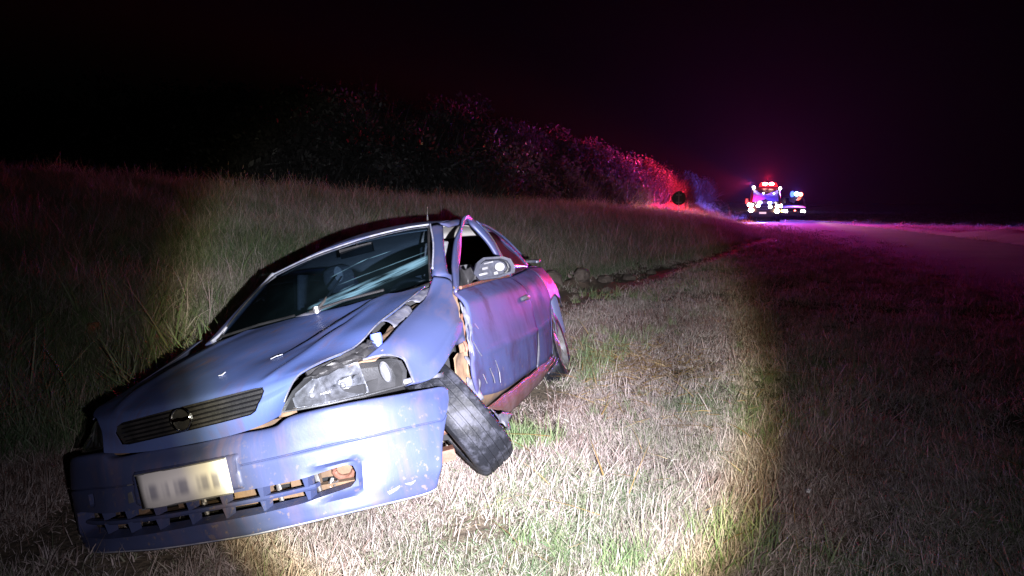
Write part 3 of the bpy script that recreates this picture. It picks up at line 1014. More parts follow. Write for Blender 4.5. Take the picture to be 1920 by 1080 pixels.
m.lathe([(0, .03), (.022, .03), (.024, .02), (.024, 0), (.020, -.01), (.020, -.05)], 16, Matrix.Translation((.664, .475, .772)))
m.make('reservoir_cap', M_BLUECAP, car)
m = MB()
m.tube([(.47, .22, .715), (.53, .28, .728), (.58, .33, .745), (.615, .40, .755)], .013, 8)
m.tube([(.52, .25, .712), (.60, .33, .722), (.66, .40, .725)], .010, 8)
m.tube([(.60, .37, .742), (.625, .42, .765), (.655, .44, .750), (.675, .43, .735)], .011, 8)
m.make('hose', M_BLACK, car)
crumple('gap_seal', surf_grid([[(.47, .185, .700), (.52, .245, .728), (.58, .32, .745), (.615, .40, .762), (.64, .47, .78)], [(.50, .195, .700), (.56, .26, .716), (.62, .335, .730), (.66, .41, .745), (.675, .48, .762)], [(.50, .20, .690), (.57, .28, .702), (.64, .36, .712), (.685, .42, .722), (.695, .49, .745)]], 5, 4), M_BLACK, car, .010, 45, seed=51)
crumple('gap_seal', surf_grid([[(.60, .36, .758), (.625, .41, .772), (.645, .47, .79)], [(.625, .36, .748), (.65, .42, .765), (.672, .47, .778)]], 5, 4), M_BLACK, car, .009, 60, seed=53)
m = MB()
m.box((.1, .75, .60), (1.1, .9, .05))
m.box((0, .72, .66), (.7, .5, .18))
m.make('engine', M_DARK, car)
for x, y, z in ((.545, .300, .732), (.500, .245, .720), (.69, .405, .722)):
    m = MB(); m.tube([(x, y, z), (x + .010, y + .012, z + .004), (x + .016, y + .018, z + .010)], [.004, .009, .007], 7)
    m.make('bracket', M_STEEL, car)
# slit of torn bodywork under the lamp and at the bonnet's front corner
crumple('lamp_trim', [[(.395 + .027 * i, .100 + .018 * i + (.0 if j else .006), (.586 if j else .602) + .001 * i) for i in range(3)] for j in range(2)], M_TAN, car, .004, 40, seed=1)

# --- windscreen and frame
WT = [(-.572, 1.85, 1.262), (-.378, 1.83, 1.294), (-.216, 1.82, 1.315), (0, 1.81, 1.330), (.159, 1.81, 1.337), (.362, 1.83, 1.335), (.510, 1.845, 1.322)]
WB = [(-.668, 1.285, .930), (-.44, 1.245, .945), (-.22, 1.22, .950), (0, 1.215, .955), (.22, 1.22, .960), (.44, 1.235, .968), (.655, 1.262, .985)]
wt, wb = np.array(WT), np.array(WB)
rows = []
for v in np.linspace(0, 1, 5):
    r = wb * (1 - v) + wt * v
    r[:, 1] -= .035 * 4 * v * (1 - v) * (1 - (wb[:, 0] / .68) ** 2)
    r[:, 2] += .020 * 4 * v * (1 - v)
    rows.append(r)
WG = surf_grid(rows, 6, 6)
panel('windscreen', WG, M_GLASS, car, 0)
s = MB()
for e in (WG[:, 0], WG[:, -1], WG[-1, :]):
    s.tube([tuple(p) for p in e], .007, 6)
s.make('windscreen_seal', M_BLACK, car)
# header rail, pillars, roof
hd = wt + np.array([0, .035, .012])
ribbon('header_rail', wt + np.array([0, -.004, .004]), hd, M_PAINT, car, k=4, thick=.01)
PL1 = [(.516, 1.838, 1.322), (.60, 1.58, 1.187), (.664, 1.30, 1.040), (.672, 1.255, .985), (.69, 1.235, .955)]
PL2 = [(.575, 1.905, 1.312), (.655, 1.60, 1.165), (.735, 1.33, 1.018), (.765, 1.29, .985), (.775, 1.245, .955)]
ribbon('windscreen_pillar', PL1, PL2, M_PAINT, car, k=5, thick=.012, bulge=.012)
PR1 = [(-.575, 1.85, 1.264), (-.62, 1.57, 1.100), (-.655, 1.36, .975), (-.685, 1.27, .925)]
PR2 = [(-.625, 1.87, 1.262), (-.69, 1.60, 1.105), (-.735, 1.40, .985), (-.76, 1.29, .920)]
ribbon('windscreen_pillar', PR1, PR2, M_PAINT, car, k=5, thick=.012, bulge=.010)
for P_ in ([(x + .004, y - .004, z + .003) for x, y, z in PL1[:3]], [(x - .004, y - .004, z + .003) for x, y, z in PR1], [(x, y - .006, z + .004) for x, y, z in WT]):
    lit_edge = MB(); lit_edge.tube([tuple(p) for p in catmull(P_, 4)], .0115 if P_[0][0] < -.57 and len(P_) == 4 else .0050, 6); lit_edge.make('pale_lit_edge', M_SCUFFED, car)  # pale beads paint the lit edge along the pillars and header
RX = np.linspace(-1, 1, 9)
rows = []
for y, zc_, hw, ze in ((1.86, 1.352, .555, 1.318), (2.1, 1.405, .565, 1.345), (2.5, 1.42, .57, 1.35), (2.85, 1.395, .565, 1.325), (3.0, 1.35, .55, 1.29)):
    r = []
    for u in RX:
        zz = zc_ - (zc_ - ze) * abs(u) ** 2.2 - (.045 if u < 0 else 0) * abs(u) ** 1.5
        r.append((hw * u, y, zz))
    rows.append(r)
RG = surf_grid(rows, 4, 6)
roof = panel('roof', RG, M_PAINT, car, 0.004)
hl_ = RG.copy(); hl_[..., 2] -= .03; hl_[..., 0] *= .97
panel('headlining', hl_, M_CREAM, car, 0.003, centre=(0, 2, 3))
a_ = MB()
a_.tube([(.395, 2.16, 1.39), (.395, 2.18, 1.43), (.396, 2.21, 1.48)], [.006, .003, .002], 6)
a_.make('antenna', M_STEEL, car)
# roof rail above the left doors
ribbon('roof_rail', [(.560, 1.87, 1.320), (.575, 2.2, 1.352), (.585, 2.6, 1.345), (.60, 2.95, 1.27), (.66, 3.2, 1.12)], [(.605, 1.92, 1.292), (.645, 2.2, 1.315), (.655, 2.6, 1.300), (.675, 2.95, 1.215), (.72, 3.22, 1.06)], M_PAINT, car, k=5, thick=.012, bulge=.008)
# wipers and scuttle
ribbon('scuttle', [(p[0], p[1] - .05, p[2] - .030) for p in WB], [(p[0], p[1] + .01, p[2] - .004) for p in WB], M_BLACK, car, k=4, thick=.004)
w = MB()
w.tube([(.03, 1.185, .965), (.04, 1.27, 1.005), (.075, 1.46, 1.125)], [.010, .008, .005], 6)
w.tube([(.03, 1.185, .95), (.03, 1.185, .985)], .016, 8)
w.make('wiper', M_STEEL, car)
w = MB()
w.tube([(-.02, 1.20, .965), (.18, 1.225, .985), (.40, 1.245, .990)], .007, 6)
w.tube([(-.62, 1.265, .945), (-.35, 1.235, .962), (-.12, 1.215, .965)], .007, 6)
w.make('wiper', M_BLACK, car)
crumple('scuttle_scrap', [[(-.10 + .05 * i, 1.185 + .03 * j, .955 + .012 * (j % 2)) for i in range(4)] for j in range(3)], M_TORN, car, .012, 25, seed=12)

# --- left front door, sprung and hanging proud of the body
DB = [(.822, 1.196, .908), (.806, 1.525, .915), (.797, 1.99, .924), (.790, 2.33, .922)]
drows = []
FE = [(.830, 1.100, .892), (.872, 1.067, .833), (.884, 1.036, .753), (.893, .962, .655), (.893, .895, .520), (.868, .975, .392)]
RE = [(.795, 2.36, .915), (.842, 2.45, .835), (.866, 2.46, .735), (.882, 2.41, .620), (.884, 2.38, .500), (.858, 2.235, .315)]
BOT = [.395, .352, .337, .330, .318]
top = [(.822, 1.10, .896), (.818, 1.30, .909), (.806, 1.60, .916), (.797, 1.99, .924), (.792, 2.36, .918)]
for k, f in enumerate(np.linspace(0, 1, 5)):
    col = []
    for i in range(6):
        a, b2 = np.array(FE[i]), np.array(RE[i])
        p = a * (1 - f) + b2 * f
        if i == 0: p = np.array(top[k])
        else: p[0] += .012 * math.sin(math.pi * f)
        if i == 5: p[2] = BOT[k]
        col.append(p)
    drows.append(col)
A = surf_grid(drows, 7, 9)
for idx in np.ndindex(A.shape[:2]):
    p = A[idx]
    p[0] += 0.007 * mnoise.noise(Vector((p[1] * 3.0, p[2] * 4, 2.1))) + .0025 * mnoise.noise(Vector((p[1] * 11, p[2] * 11, 7.1)))
    zl = np.interp(p[1], [1.0, 1.6, 2.4], [.588, .560, .535])
    p[0] += .007 * math.exp(-((p[2] - zl) / .010) ** 2)
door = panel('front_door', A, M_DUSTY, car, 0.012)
door['label'] = 'sprung left front door with no glass in its window'
ribbon('window_frame', [(.834, 1.098, .895), (.790, 1.25, .985), (.758, 1.38, 1.055), (.715, 1.66, 1.188), (.705, 1.84, 1.262), (.704, 1.95, 1.325), (.690, 2.08, 1.350), (.668, 2.25, 1.336), (.706, 2.28, 1.268), (.745, 2.30, 1.180), (.770, 2.32, 1.085), (.792, 2.36, .925)],
       [(.818, 1.205, .908), (.785, 1.37, 1.002), (.762, 1.48, 1.052), (.715, 1.72, 1.150), (.700, 1.84, 1.235), (.697, 1.95, 1.292), (.684, 2.07, 1.315), (.668, 2.19, 1.300), (.700, 2.22, 1.235), (.735, 2.245, 1.160), (.760, 2.27, 1.07), (.785, 2.29, .925)], M_PAINT, door, k=4, thick=.02, bulge=.004)
s = MB()
s.tube([tuple(np.array(p) + np.array([.004, -.002, .004])) for p in DB], .009, 6)
s.make('belt_seal', M_RUST, door)
h = MB()
h.tube([(.868, 2.20, .762), (.885, 2.24, .768), (.885, 2.33, .764), (.868, 2.37, .756)], [.010, .016, .016, .010], 8)
h.make('door_handle', M_TORN, door)
h = MB()
h.lathe([(0, .0), (.022, .0), (.026, -.012)], 14, Matrix.Translation((.872, 2.30, .742)) @ Matrix.Rotation(math.radians(90), 4, 'Y'))
h.make('lock_recess', M_BLACK, door)
# mirror: housing turned forwards, glass gone, the inside showing
mc = [np.array(p) for p in [(.868, 1.330, .968), (.905, 1.31, 1.020), (.945, 1.30, 1.036), (1.045, 1.30, 1.020), (1.083, 1.30, .998), (1.098, 1.30, .955), (1.088, 1.30, .926), (1.00, 1.31, .918), (.895, 1.325, .928)]]
cc = sum(mc) / len(mc)
nm = np.array([.50, -.86, .05])
n_ = len(mc)
m = MB()
outer = [p - nm * .0 for p in mc]
inner = [cc + (p - cc) * .80 for p in mc]
deep = [cc + (p - cc) * .72 - nm * .045 for p in mc]
backr = [cc + (p - cc) * .98 - nm * .05 for p in mc]
backc = [cc + (p - cc) * .55 - nm * .10 for p in mc]
V = inner + outer + backr + backc
F = []
for k in range(3):
    for i in range(n_):
        F.append((k * n_ + i, k * n_ + (i + 1) % n_, (k + 1) * n_ + (i + 1) % n_, (k + 1) * n_ + i))
F.append(tuple(3 * n_ + i for i in range(n_)))
m.add(V, F)
m.add(inner + deep, [(i, (i + 1) % n_, n_ + (i + 1) % n_, n_ + i) for i in range(n_)] + [tuple(n_ + i for i in range(n_))], 1)
e1 = np.array([1, .0, -.05]); e2 = np.array([0, 0, 1.])
pc = cc - nm * .020
disc = [pc + e1 * (.03 + .026 * math.cos(a)) + e2 * .022 * math.sin(a) for a in np.linspace(0, 2 * math.pi, 14, endpoint=False)]
disc2 = [p - nm * .025 for p in disc]
m.add(disc + disc2, [tuple(range(14))] + [(i, (i + 1) % 14, 14 + (i + 1) % 14, 14 + i) for i in range(14)], 2)
for dx, dz, ww, hh in ((-.045, .005, .030, .012), (-.06, -.022, .045, .010), (.005, -.028, .02, .014), (-.02, .03, .05, .006)):
    c0 = pc + e1 * dx + e2 * dz
    m.box(tuple(c0), (ww, .02, hh), m=2)
m.tube([tuple(pc + e1 * (.045 + .03 * math.cos(a)) + e2 * .034 * math.sin(a) + nm * .004) for a in np.linspace(-1.5, 1.5, 9)], .006, 6, 3)
m.make('door_mirror', M_SHELL, door, sharp=40, mats=[M_SHELL, M_SHELL, M_WHITE, M_BLACK])
# black triangle that carries the mirror
crumple('mirror_base', surf_grid([[(.822, 1.21, .912), (.815, 1.36, .918), (.842, 1.34, .925)], [(.800, 1.32, .975), (.812, 1.38, .960), (.872, 1.335, .955)], [(.775, 1.42, 1.04), (.80, 1.40, 1.0), (.845, 1.36, 1.005)]], 5, 5), M_BLACK, door, .005, 30, seed=3)
# scratches of bare metal on the door
for pts in ([(.902, .945, .655), (.9045, .985, .60), (.906, 1.01, .575)], [(.904, 1.10, .50), (.905, 1.125, .45), (.900, 1.14, .42)], [(.904, 1.22, .52), (.905, 1.24, .455), (.900, 1.235, .405)], [(.893, 1.01, .49), (.896, 1.03, .44)], [(.905, 1.02, .73), (.908, 1.05, .70)]):
    s = MB()
    w_ = .0035
    V = []
    for p in pts: V += [(p[0], p[1] - w_, p[2]), (p[0], p[1] + w_, p[2])]
    for i in range(len(V)):
        V[i] = (V[i][0] + .006, V[i][1], V[i][2])
    s.add(V, [(2 * i, 2 * i + 1, 2 * i + 3, 2 * i + 2) for i in range(len(pts) - 1)])
    o = s.make('scratch', M_TORN, door, smooth=False)
    mm = o.modifiers.new('thickness', 'SOLIDIFY'); mm.thickness = .003
# hinge pillar, torn strips and the brown liner that show in the gap in front of the door
rows = [[(.80, 1.16, .93), (.83, 1.12, .90)], [(.81, 1.06, .82), (.845, 1.04, .80)], [(.82, 1.00, .72), (.862, 1.0, .71)], [(.82, .97, .62), (.868, .96, .62)], [(.80, .98, .50), (.85, .95, .50)]]
crumple('hinge_pillar', surf_grid(rows, 6, 6), M_TAN, car, .010, 22, seed=5)
for k, (pts, mat) in enumerate(([[(.852, 1.045, .845), (.872, 1.005, .765), (.880, .965, .70), (.884, .93, .62), (.870, .95, .53)], M_TORN], [[(.858, 1.005, .79), (.866, .965, .73), (.872, .93, .67), (.872, .915, .62)], M_RUST], [[(.868, 1.03, .82), (.886, 1.0, .74), (.893, .95, .66), (.890, .92, .58)], M_TORN], [[(.86, .93, .60), (.875, .925, .55), (.868, .95, .47), (.85, .98, .42)], M_TORN])):
    P = catmull(pts, 5)
    Q = P + np.array([.004, .016 + .006 * k, -.004])
    crumple('torn_strip', np.array([P, (P + Q) / 2 + np.array([.006, 0, 0]), Q]).transpose(1, 0, 2), mat, car, .009, 34, seed=20 + k)
rows = [[(.835, .84, .60), (.845, .90, .625), (.850, .98, .60)], [(.82, .86, .56), (.83, .93, .575), (.845, 1.0, .54)], [(.81, .88, .50), (.825, .95, .50), (.845, 1.01, .47)], [(.80, .93, .45), (.82, .98, .44), (.845, 1.02, .42)]]
crumple('wheel_arch_liner', surf_grid(rows, 5, 5), M_TAN, car, .014, 18, seed=7)
crumple('torn_strip', surf_grid([[(.855, .90, .50), (.87, .93, .50), (.88, .97, .49)], [(.85, .92, .44), (.865, .95, .43), (.88, .985, .43)], [(.85, .95, .38), (.865, .97, .37), (.875, 1.0, .38)]], 5, 5), M_TORN, car, .018, 26, seed=8)
# dark well behind the wheel
m = MB()
m.box((.50, .86, .45), (.10, .75, .55))
m.box((.60, .88, .70), (.30, .50, .04))
m.make('wheel_well', M_DARK, car)

# --- rear door and rear quarter
QC = [
    [(.790, 2.375, .918), (.842, 2.47, .830), (.862, 2.475, .735), (.872, 2.42, .620), (.872, 2.39, .500), (.852, 2.245, .315)],
    [(.778, 2.62, .928), (.838, 2.65, .835), (.862, 2.66, .735), (.872, 2.64, .620), (.872, 2.62, .500), (.850, 2.52, .300)],
    [(.766, 2.88, .940), (.828, 2.90, .845), (.858, 2.90, .740), (.868, 2.88, .620), (.868, 2.82, .480), (.846, 2.74, .300)],
    [(.752, 3.12, .958), (.808, 3.18, .890), (.848, 3.18, .770), (.860, 3.16, .672), (.856, 3.05, .560), (.836, 2.90, .310)],
]
A = surf_grid(QC, 7, 9)
for idx in np.ndindex(A.shape[:2]):
    p = A[idx]
    p[0] += 0.010 * mnoise.noise(Vector((p[1] * 5.0, p[2] * 5, 12.1)))
    zl = np.interp(p[1], [2.4, 3.0], [.535, .553])
    p[0] += .006 * math.exp(-((p[2] - zl) / .012) ** 2)
rdoor = panel('rear_door', A, M_DUSTY, car, 0.008)
o = ribbon('door_edge', [(.874, 2.385, .53), (.872, 2.36, .46), (.866, 2.30, .38), (.856, 2.245, .318)], [(.888, 2.40, .53), (.885, 2.375, .46), (.880, 2.315, .38), (.868, 2.26, .318)], M_TORN, rdoor, k=4, thick=.006)
QR = [
    [(.752, 3.12, .958), (.808, 3.18, .890), (.848, 3.18, .770), (.860, 3.16, .672)],
    [(.742, 3.26, .962), (.792, 3.36, .890), (.828, 3.38, .790), (.848, 3.36, .700)],
    [(.728, 3.45, .958), (.770, 3.54, .880), (.806, 3.56, .790), (.830, 3.54, .705)],
    [(.700, 3.85, .955), (.750, 3.88, .860), (.785, 3.90, .760), (.800, 3.86, .640)],
    [(.640, 4.20, .940), (.690, 4.22, .850), (.720, 4.22, .740), (.740, 4.18, .560)],
]
panel('rear_quarter', surf_grid(QR, 6, 6), M_PAINT, car, 0.004)
ribbon('arch_lip', [(.862, 3.15, .678), (.866, 3.06, .605), (.862, 2.99, .52), (.852, 2.93, .42), (.842, 2.88, .31)], [(.838, 3.19, .672), (.846, 3.11, .600), (.846, 3.04, .52), (.836, 2.98, .42), (.822, 2.93, .31)], M_PAINT, car, k=5, thick=.004, bulge=.006)
crumple('arch_trim', surf_grid([[(.83, 3.20, .66), (.836, 3.25, .66)], [(.835, 3.22, .56), (.84, 3.28, .56)], [(.832, 3.24, .46), (.836, 3.30, .47)], [(.826, 3.24, .40), (.83, 3.30, .40)]], 3, 6), M_TORN, car, .010, 24, seed=14)
QG = [[(.700, 2.40, 1.245), (.790, 2.42, .928)], [(.690, 2.62, 1.238), (.780, 2.62, .936)], [(.700, 2.80, 1.160), (.770, 2.86, .946)], [(.722, 2.96, 1.085), (.758, 3.02, .956)], [(.748, 3.10, .985), (.752, 3.12, .962)]]
panel('rear_window', surf_grid(QG, 4, 4), M_REARG, car, 0.003)
ribbon('rear_window_frame', [(.672, 2.30, 1.325), (.672, 2.60, 1.262), (.700, 2.84, 1.178), (.722, 2.99, 1.108), (.752, 3.16, .985)], [(.688, 2.33, 1.295), (.684, 2.60, 1.232), (.708, 2.80, 1.155), (.728, 2.955, 1.080), (.752, 3.11, .975)], M_PAINT, car, k=5, thick=.012)
ribbon('door_post', [(.700, 2.27, 1.29), (.742, 2.31, 1.18), (.770, 2.35, 1.05), (.792, 2.38, .92)], [(.688, 2.40, 1.27), (.725, 2.43, 1.17), (.758, 2.45, 1.05), (.784, 2.46, .925)], M_PAINT, car, k=4, thick=.02)
ribbon('door_seal', [(.705, 2.30, 1.285), (.746, 2.34, 1.18), (.774, 2.37, 1.05), (.796, 2.40, .925)], [(.703, 2.325, 1.28), (.742, 2.36, 1.18), (.772, 2.39, 1.05), (.794, 2.415, .925)], M_BLACK, car, k=4, thick=.006)
# boot lid and tail
rows = [[(-.60, 3.30, .93), (0, 3.35, .99), (.60, 3.35, .975)], [(-.62, 3.7, .92), (0, 3.7, .99), (.66, 3.7, .975)], [(-.60, 4.15, .91), (0, 4.2, .975), (.62, 4.15, .96)]]
panel('boot_lid', surf_grid(rows, 6, 5), M_PAINT, car, 0.004)
rows = [[(-.62, 4.10, .93), (0, 4.2, .985), (.62, 4.12, .965)], [(-.68, 4.2, .70), (0, 4.26, .72), (.70, 4.2, .72)], [(-.70, 4.2, .32), (0, 4.25, .33), (.72, 4.2, .33)]]
panel('rear_bumper', surf_grid(rows, 5, 6), M_PAINT, car, 0.004)
ribbon('boot_spoiler', [(.40, 3.95, 1.02), (.53, 3.90, 1.035), (.62, 3.86, 1.030), (.690, 3.80, 1.012)], [(.40, 4.08, 1.03), (.54, 4.02, 1.042), (.63, 3.98, 1.035), (.70, 3.92, 1.015)], M_TORN, car, k=4, thick=.02)
rows = [[(-.55, 2.98, 1.30), (0, 3.02, 1.345), (.56, 2.98, 1.30)], [(-.62, 3.32, .95), (0, 3.36, 1.0), (.64, 3.32, .985)]]
panel('rear_screen', surf_grid(rows, 5, 5), M_SIDE, car, 0.003)

# --- right side, only there for the outline and what shows through the cabin
rows = [[(-.78, 1.24, .90), (-.775, 1.8, .90), (-.77, 2.5, .91), (-.75, 3.2, .93), (-.68, 4.18, .91)], [(-.85, 1.24, .72), (-.86, 1.8, .72), (-.86, 2.5, .72), (-.84, 3.2, .74), (-.72, 4.2, .72)], [(-.85, 1.24, .28), (-.85, 1.8, .28), (-.85, 2.5, .28), (-.84, 3.2, .40), (-.72, 4.18, .34)]]
panel('side_panel', surf_grid(rows, 6, 5), M_PAINT, car, 0.006)
ribbon('roof_rail', [(-.555, 1.87, 1.275), (-.57, 2.2, 1.305), (-.575, 2.6, 1.30), (-.59, 2.95, 1.23), (-.66, 3.25, 1.02)], [(-.63, 1.88, 1.255), (-.65, 2.2, 1.27), (-.66, 2.6, 1.26), (-.67, 2.95, 1.19), (-.72, 3.27, .97)], M_PAINT, car, k=4, thick=.012)
ribbon('door_post', [(-.65, 2.25, 1.26), (-.72, 2.28, 1.08), (-.77, 2.30, .90)], [(-.655, 2.38, 1.26), (-.725, 2.40, 1.08), (-.772, 2.42, .90)], M_FABRIC, car, k=4, thick=.03)
rows = [[(-.66, 1.86, 1.24), (-.66, 2.5, 1.25), (-.69, 3.0, 1.15)], [(-.775, 1.32, .92), (-.77, 2.4, .92), (-.755, 3.15, .94)]]
panel('side_window', surf_grid(rows, 5, 5), M_SIDE, car, 0.003)
rows = [[(-.74, 1.3, .90), (-.73, 2.2, .90), (-.72, 3.1, .91)], [(-.76, 1.3, .35), (-.76, 2.2, .35), (-.75, 3.0, .40)]]
panel('door_card', surf_grid(rows, 4, 4), M_DARK, car, 0.01, centre=(-2, 2, .6))
# cabin
m = MB()
rows = [(-.66, .945), (-.64, .80), (.64, .82), (.655, .965)]
m.add([(-.70, 1.27, .90), (.70, 1.27, .945), (.68, 1.62, .955), (-.68, 1.62, .915), (-.68, 1.72, .70), (.68, 1.72, .74), (-.70, 1.27, .60), (.70, 1.27, .60)], [(0, 1, 2, 3), (3, 2, 5, 4), (4, 5, 7, 6), (0, 6, 7, 1)])
m.make('dashboard', M_DARK, car)
m = MB()
m.tube([(.36 + .18 * math.cos(a), 1.76 - .08 * math.sin(a), .86 + .165 * math.sin(a)) for a in np.linspace(0, 2 * math.pi, 25)], .013, 8, cap=False)
m.tube([(.36, 1.62, .80), (.36, 1.76, .86)], .03, 8)
m.box((.36, 1.76, .86), (.30, .03, .05))
m.make('steering_wheel', M_BLACK, car)
m = MB()
m.box((0, 2.6, .30), (1.4, 2.6, .04)); m.box((0, 3.2, .62), (1.3, .10, .62)); m.box((0, 1.28, .55), (1.4, .05, .70))
m.make('cabin_floor', M_DARK, car)
for sx_ in (-.36, .36):
    m = MB()
    prof = [(.62, 2.0), (.75, 2.14), (.95, 2.20), (1.06, 2.25)]
    V = []
    for z, y in prof:
        hw = .24 if z < 1.0 else .19
        V += [(sx_ - hw, y + .03, z), (sx_ - hw * .8, y - .03, z), (sx_ + hw * .8, y - .03, z), (sx_ + hw, y + .03, z), (sx_ + hw, y + .12, z), (sx_ - hw, y + .12, z)]
    F = []
    for i in range(3):
        for q in range(6):
            F.append((i * 6 + q, i * 6 + (q + 1) % 6, i * 6 + 6 + (q + 1) % 6, i * 6 + 6 + q))
    F.append((18, 19, 20, 21, 22, 23))
    m.add(V, F)
    m.box((sx_, 1.92, .58), (.48, .48, .12))
    st = m.make('front_seat', M_FABRIC, car)
    hm = MB()
    V = []
    for z, w_, d in ((1.08, .07, .035), (1.12, .105, .05), (1.18, .115, .055), (1.235, .10, .05), (1.255, .06, .03)):
        for a in np.linspace(0, 2 * math.pi, 14, endpoint=False):
            V.append((sx_ + w_ * math.cos(a), 2.27 + d * math.sin(a), z))
    F = []
    for i in range(4):
        for q in range(14):
            F.append((i * 14 + q, i * 14 + (q + 1) % 14, i * 14 + 14 + (q + 1) % 14, i * 14 + 14 + q))
    F.append(tuple(56 + q for q in range(14)))
    hm.add(V, F)
    hm.make('headrest', M_FABRIC, st)
    if sx_ < 0:                                                 # pale oval patch on the headrest and a hanging belt
        q = MB()
        ring_ = [(sx_ + .032 + .030 * math.cos(a), 2.212, 1.195 + .052 * math.sin(a)) for a in np.linspace(0, 2 * math.pi, 18, endpoint=False)]
        q.add(ring_ + [(x, y + .012, z) for x, y, z in ring_], [tuple(range(18))] + [(i, (i + 1) % 18, 18 + (i + 1) % 18, 18 + i) for i in range(18)])
        q.make('headrest_patch', M_HEADREST, st)
m = MB()
m.box((0, 2.95, .80), (1.25, .14, .50))
m.make('rear_seat', M_FABRIC, car)
m = MB()
m.tube([(0.07, 1.76, 1.31), (0.075, 1.72, 1.28)], .008, 6)
m.box((0.08, 1.71, 1.268), (.21, .025, .055))
m.make('rear_view_mirror', M_BLACK, car)

# --- sill and floor edge
S1 = [(.805, 1.24, .290), (.802, 1.80, .285), (.802, 2.488, .278), (.80, 2.95, .300)]
S2 = [(.785, 1.66, .168), (.782, 1.95, .160), (.78, 2.55, .172), (.78, 3.05, .198)]
A = np.array([catmull(S1, 8), catmull(S1, 8) * .5 + catmull(S2, 8) * .5 + np.array([.018, 0, 0]), catmull(S2, 8)])
crumple('sill', surf_grid([list(r) for r in A], 1, 4), M_SILL, car, .006, 12, seed=31, thick=.006)
crumple('torn_sill_end', surf_grid([[(.80, 1.28, .285), (.815, 1.42, .22), (.80, 1.68, .165)], [(.82, 1.30, .25), (.83, 1.42, .18), (.80, 1.60, .13)], [(.81, 1.38, .19), (.82, 1.46, .14), (.80, 1.53, .095)]], 6, 6), M_TORN, car, .022, 20, seed=32)
ribbon('floor_edge', [(.845, 1.0, .40), (.835, 1.3, .36), (.835, 1.6, .34), (.835, 2.2, .325)], [(.74, 1.12, .26), (.765, 1.3, .265), (.77, 1.6, .275), (.78, 2.2, .28)], M_TAN, car, k=5, thick=.006)
for k in range(4):
    s = MB()
    s.tube([(.800, 2.50 + .10 * k, .275 - .028 * k), (.815, 2.74 + .09 * k, .290 - .026 * k), (.812, 2.98 + .06 * k, .305 - .024 * k)], .006, 6)
    s.make('torn_sill_rib', M_TORN if k % 2 else M_SILL, car)
# underside
m = MB()
m.box((0, 2.2, .24), (1.45, 2.4, .05)); m.box((0, .80, .30), (.9, .9, .12)); m.box((0, 3.6, .34), (1.3, 1.1, .08))
m.make('underbody', M_DARK, car)


# --- wheels
def wheel(name, centre, axis, spin=0.0, flat=0.0):
    z = Vector(axis).normalized()
    x = z.orthogonal().normalized(); y = z.cross(x)
    M4 = Matrix.Translation(centre) @ Matrix((( x.x, y.x, z.x, 0), (x.y, y.y, z.y, 0), (x.z, y.z, z.z, 0), (0, 0, 0, 1)))
    w_ = MB()
    R, W = .302, .098
    prof = [(.195, -W + .02), (.200, -W + .006), (.235, -W), (.270, -W + .002), (.288, -W + .012), (.297, -W + .026)]
    gro = [-.052, -.018, .018, .052]
    for gpos in gro:
        prof += [(R, gpos - .0055), (R - .007, gpos - .004), (R - .007, gpos + .004), (R, gpos + .0055)]
    prof += [(.297, W - .026), (.288, W - .012), (.270, W - .002), (.235, W), (.200, W - .006), (.195, W - .02)]
    w_.lathe(prof, 48, M4)
    wo_ = empty_child = None
    t_ = w_.make(name, M_RUBBER, car, sharp=28)
    r_ = MB()
    r_.lathe([(.197, W - .012), (.200, W - .004), (.188, W - .02), (.175, W - .045), (.14, W - .035), (.08, W - .028), (.05, W - .02), (.0, W - .018)], 32, M4)
    r_.lathe([(.197, -W + .012), (.190, -W + .02), (.178, .0), (.175, W - .05)], 32, M4)
    for k in range(10):
        a = 2 * math.pi * k / 10
        p = M4 @ Vector((.145 * math.cos(a), .145 * math.sin(a), W - .032))
        r_.box(p, (.03, .03, .008), M4.to_3x3() @ Matrix.Rotation(a, 3, 'Z'))
    r_.make('rim', M_STEEL, t_)
    return t_


Rm = np.array(CAR_M)[:3, :3]
ax_cam = np.array([.73, -.63, .26])                       # broken outwards: top leaning in, face turned away
th_ = 0.117353
Cw = np.array([[1, 0, 0], [0, -math.sin(th_), -math.cos(th_)], [0, math.cos(th_), -math.sin(th_)]])
ax_car = Rm.T @ (Cw.T @ ax_cam)
WHEEL_C = (.757, .935, .330)
wl_ = wheel('front_wheel', WHEEL_C, ax_car)
wl_['label'] = 'broken left front wheel splayed out under the wing'
wheel('front_wheel', (-.74, .86, .30), (-1, .05, 0))
wheel('rear_wheel', (.712, 3.43, .30), (1, 0.03, .06))
wheel('rear_wheel', (-.74, 3.47, .30), (-1, 0, 0))
m = MB()
m.tube([(.25, .9, .26), (.5, .92, .25), (.70, .93, .29)], [.02, .022, .03], 8)
m.tube([(.45, .75, .22), (.60, .82, .20), (.72, .86, .18)], .022, 8)
m.box((.66, .80, .19), (.18, .10, .05), Matrix.Rotation(.4, 3, 'Z'))
m.make('suspension_arm', M_RUST, car)


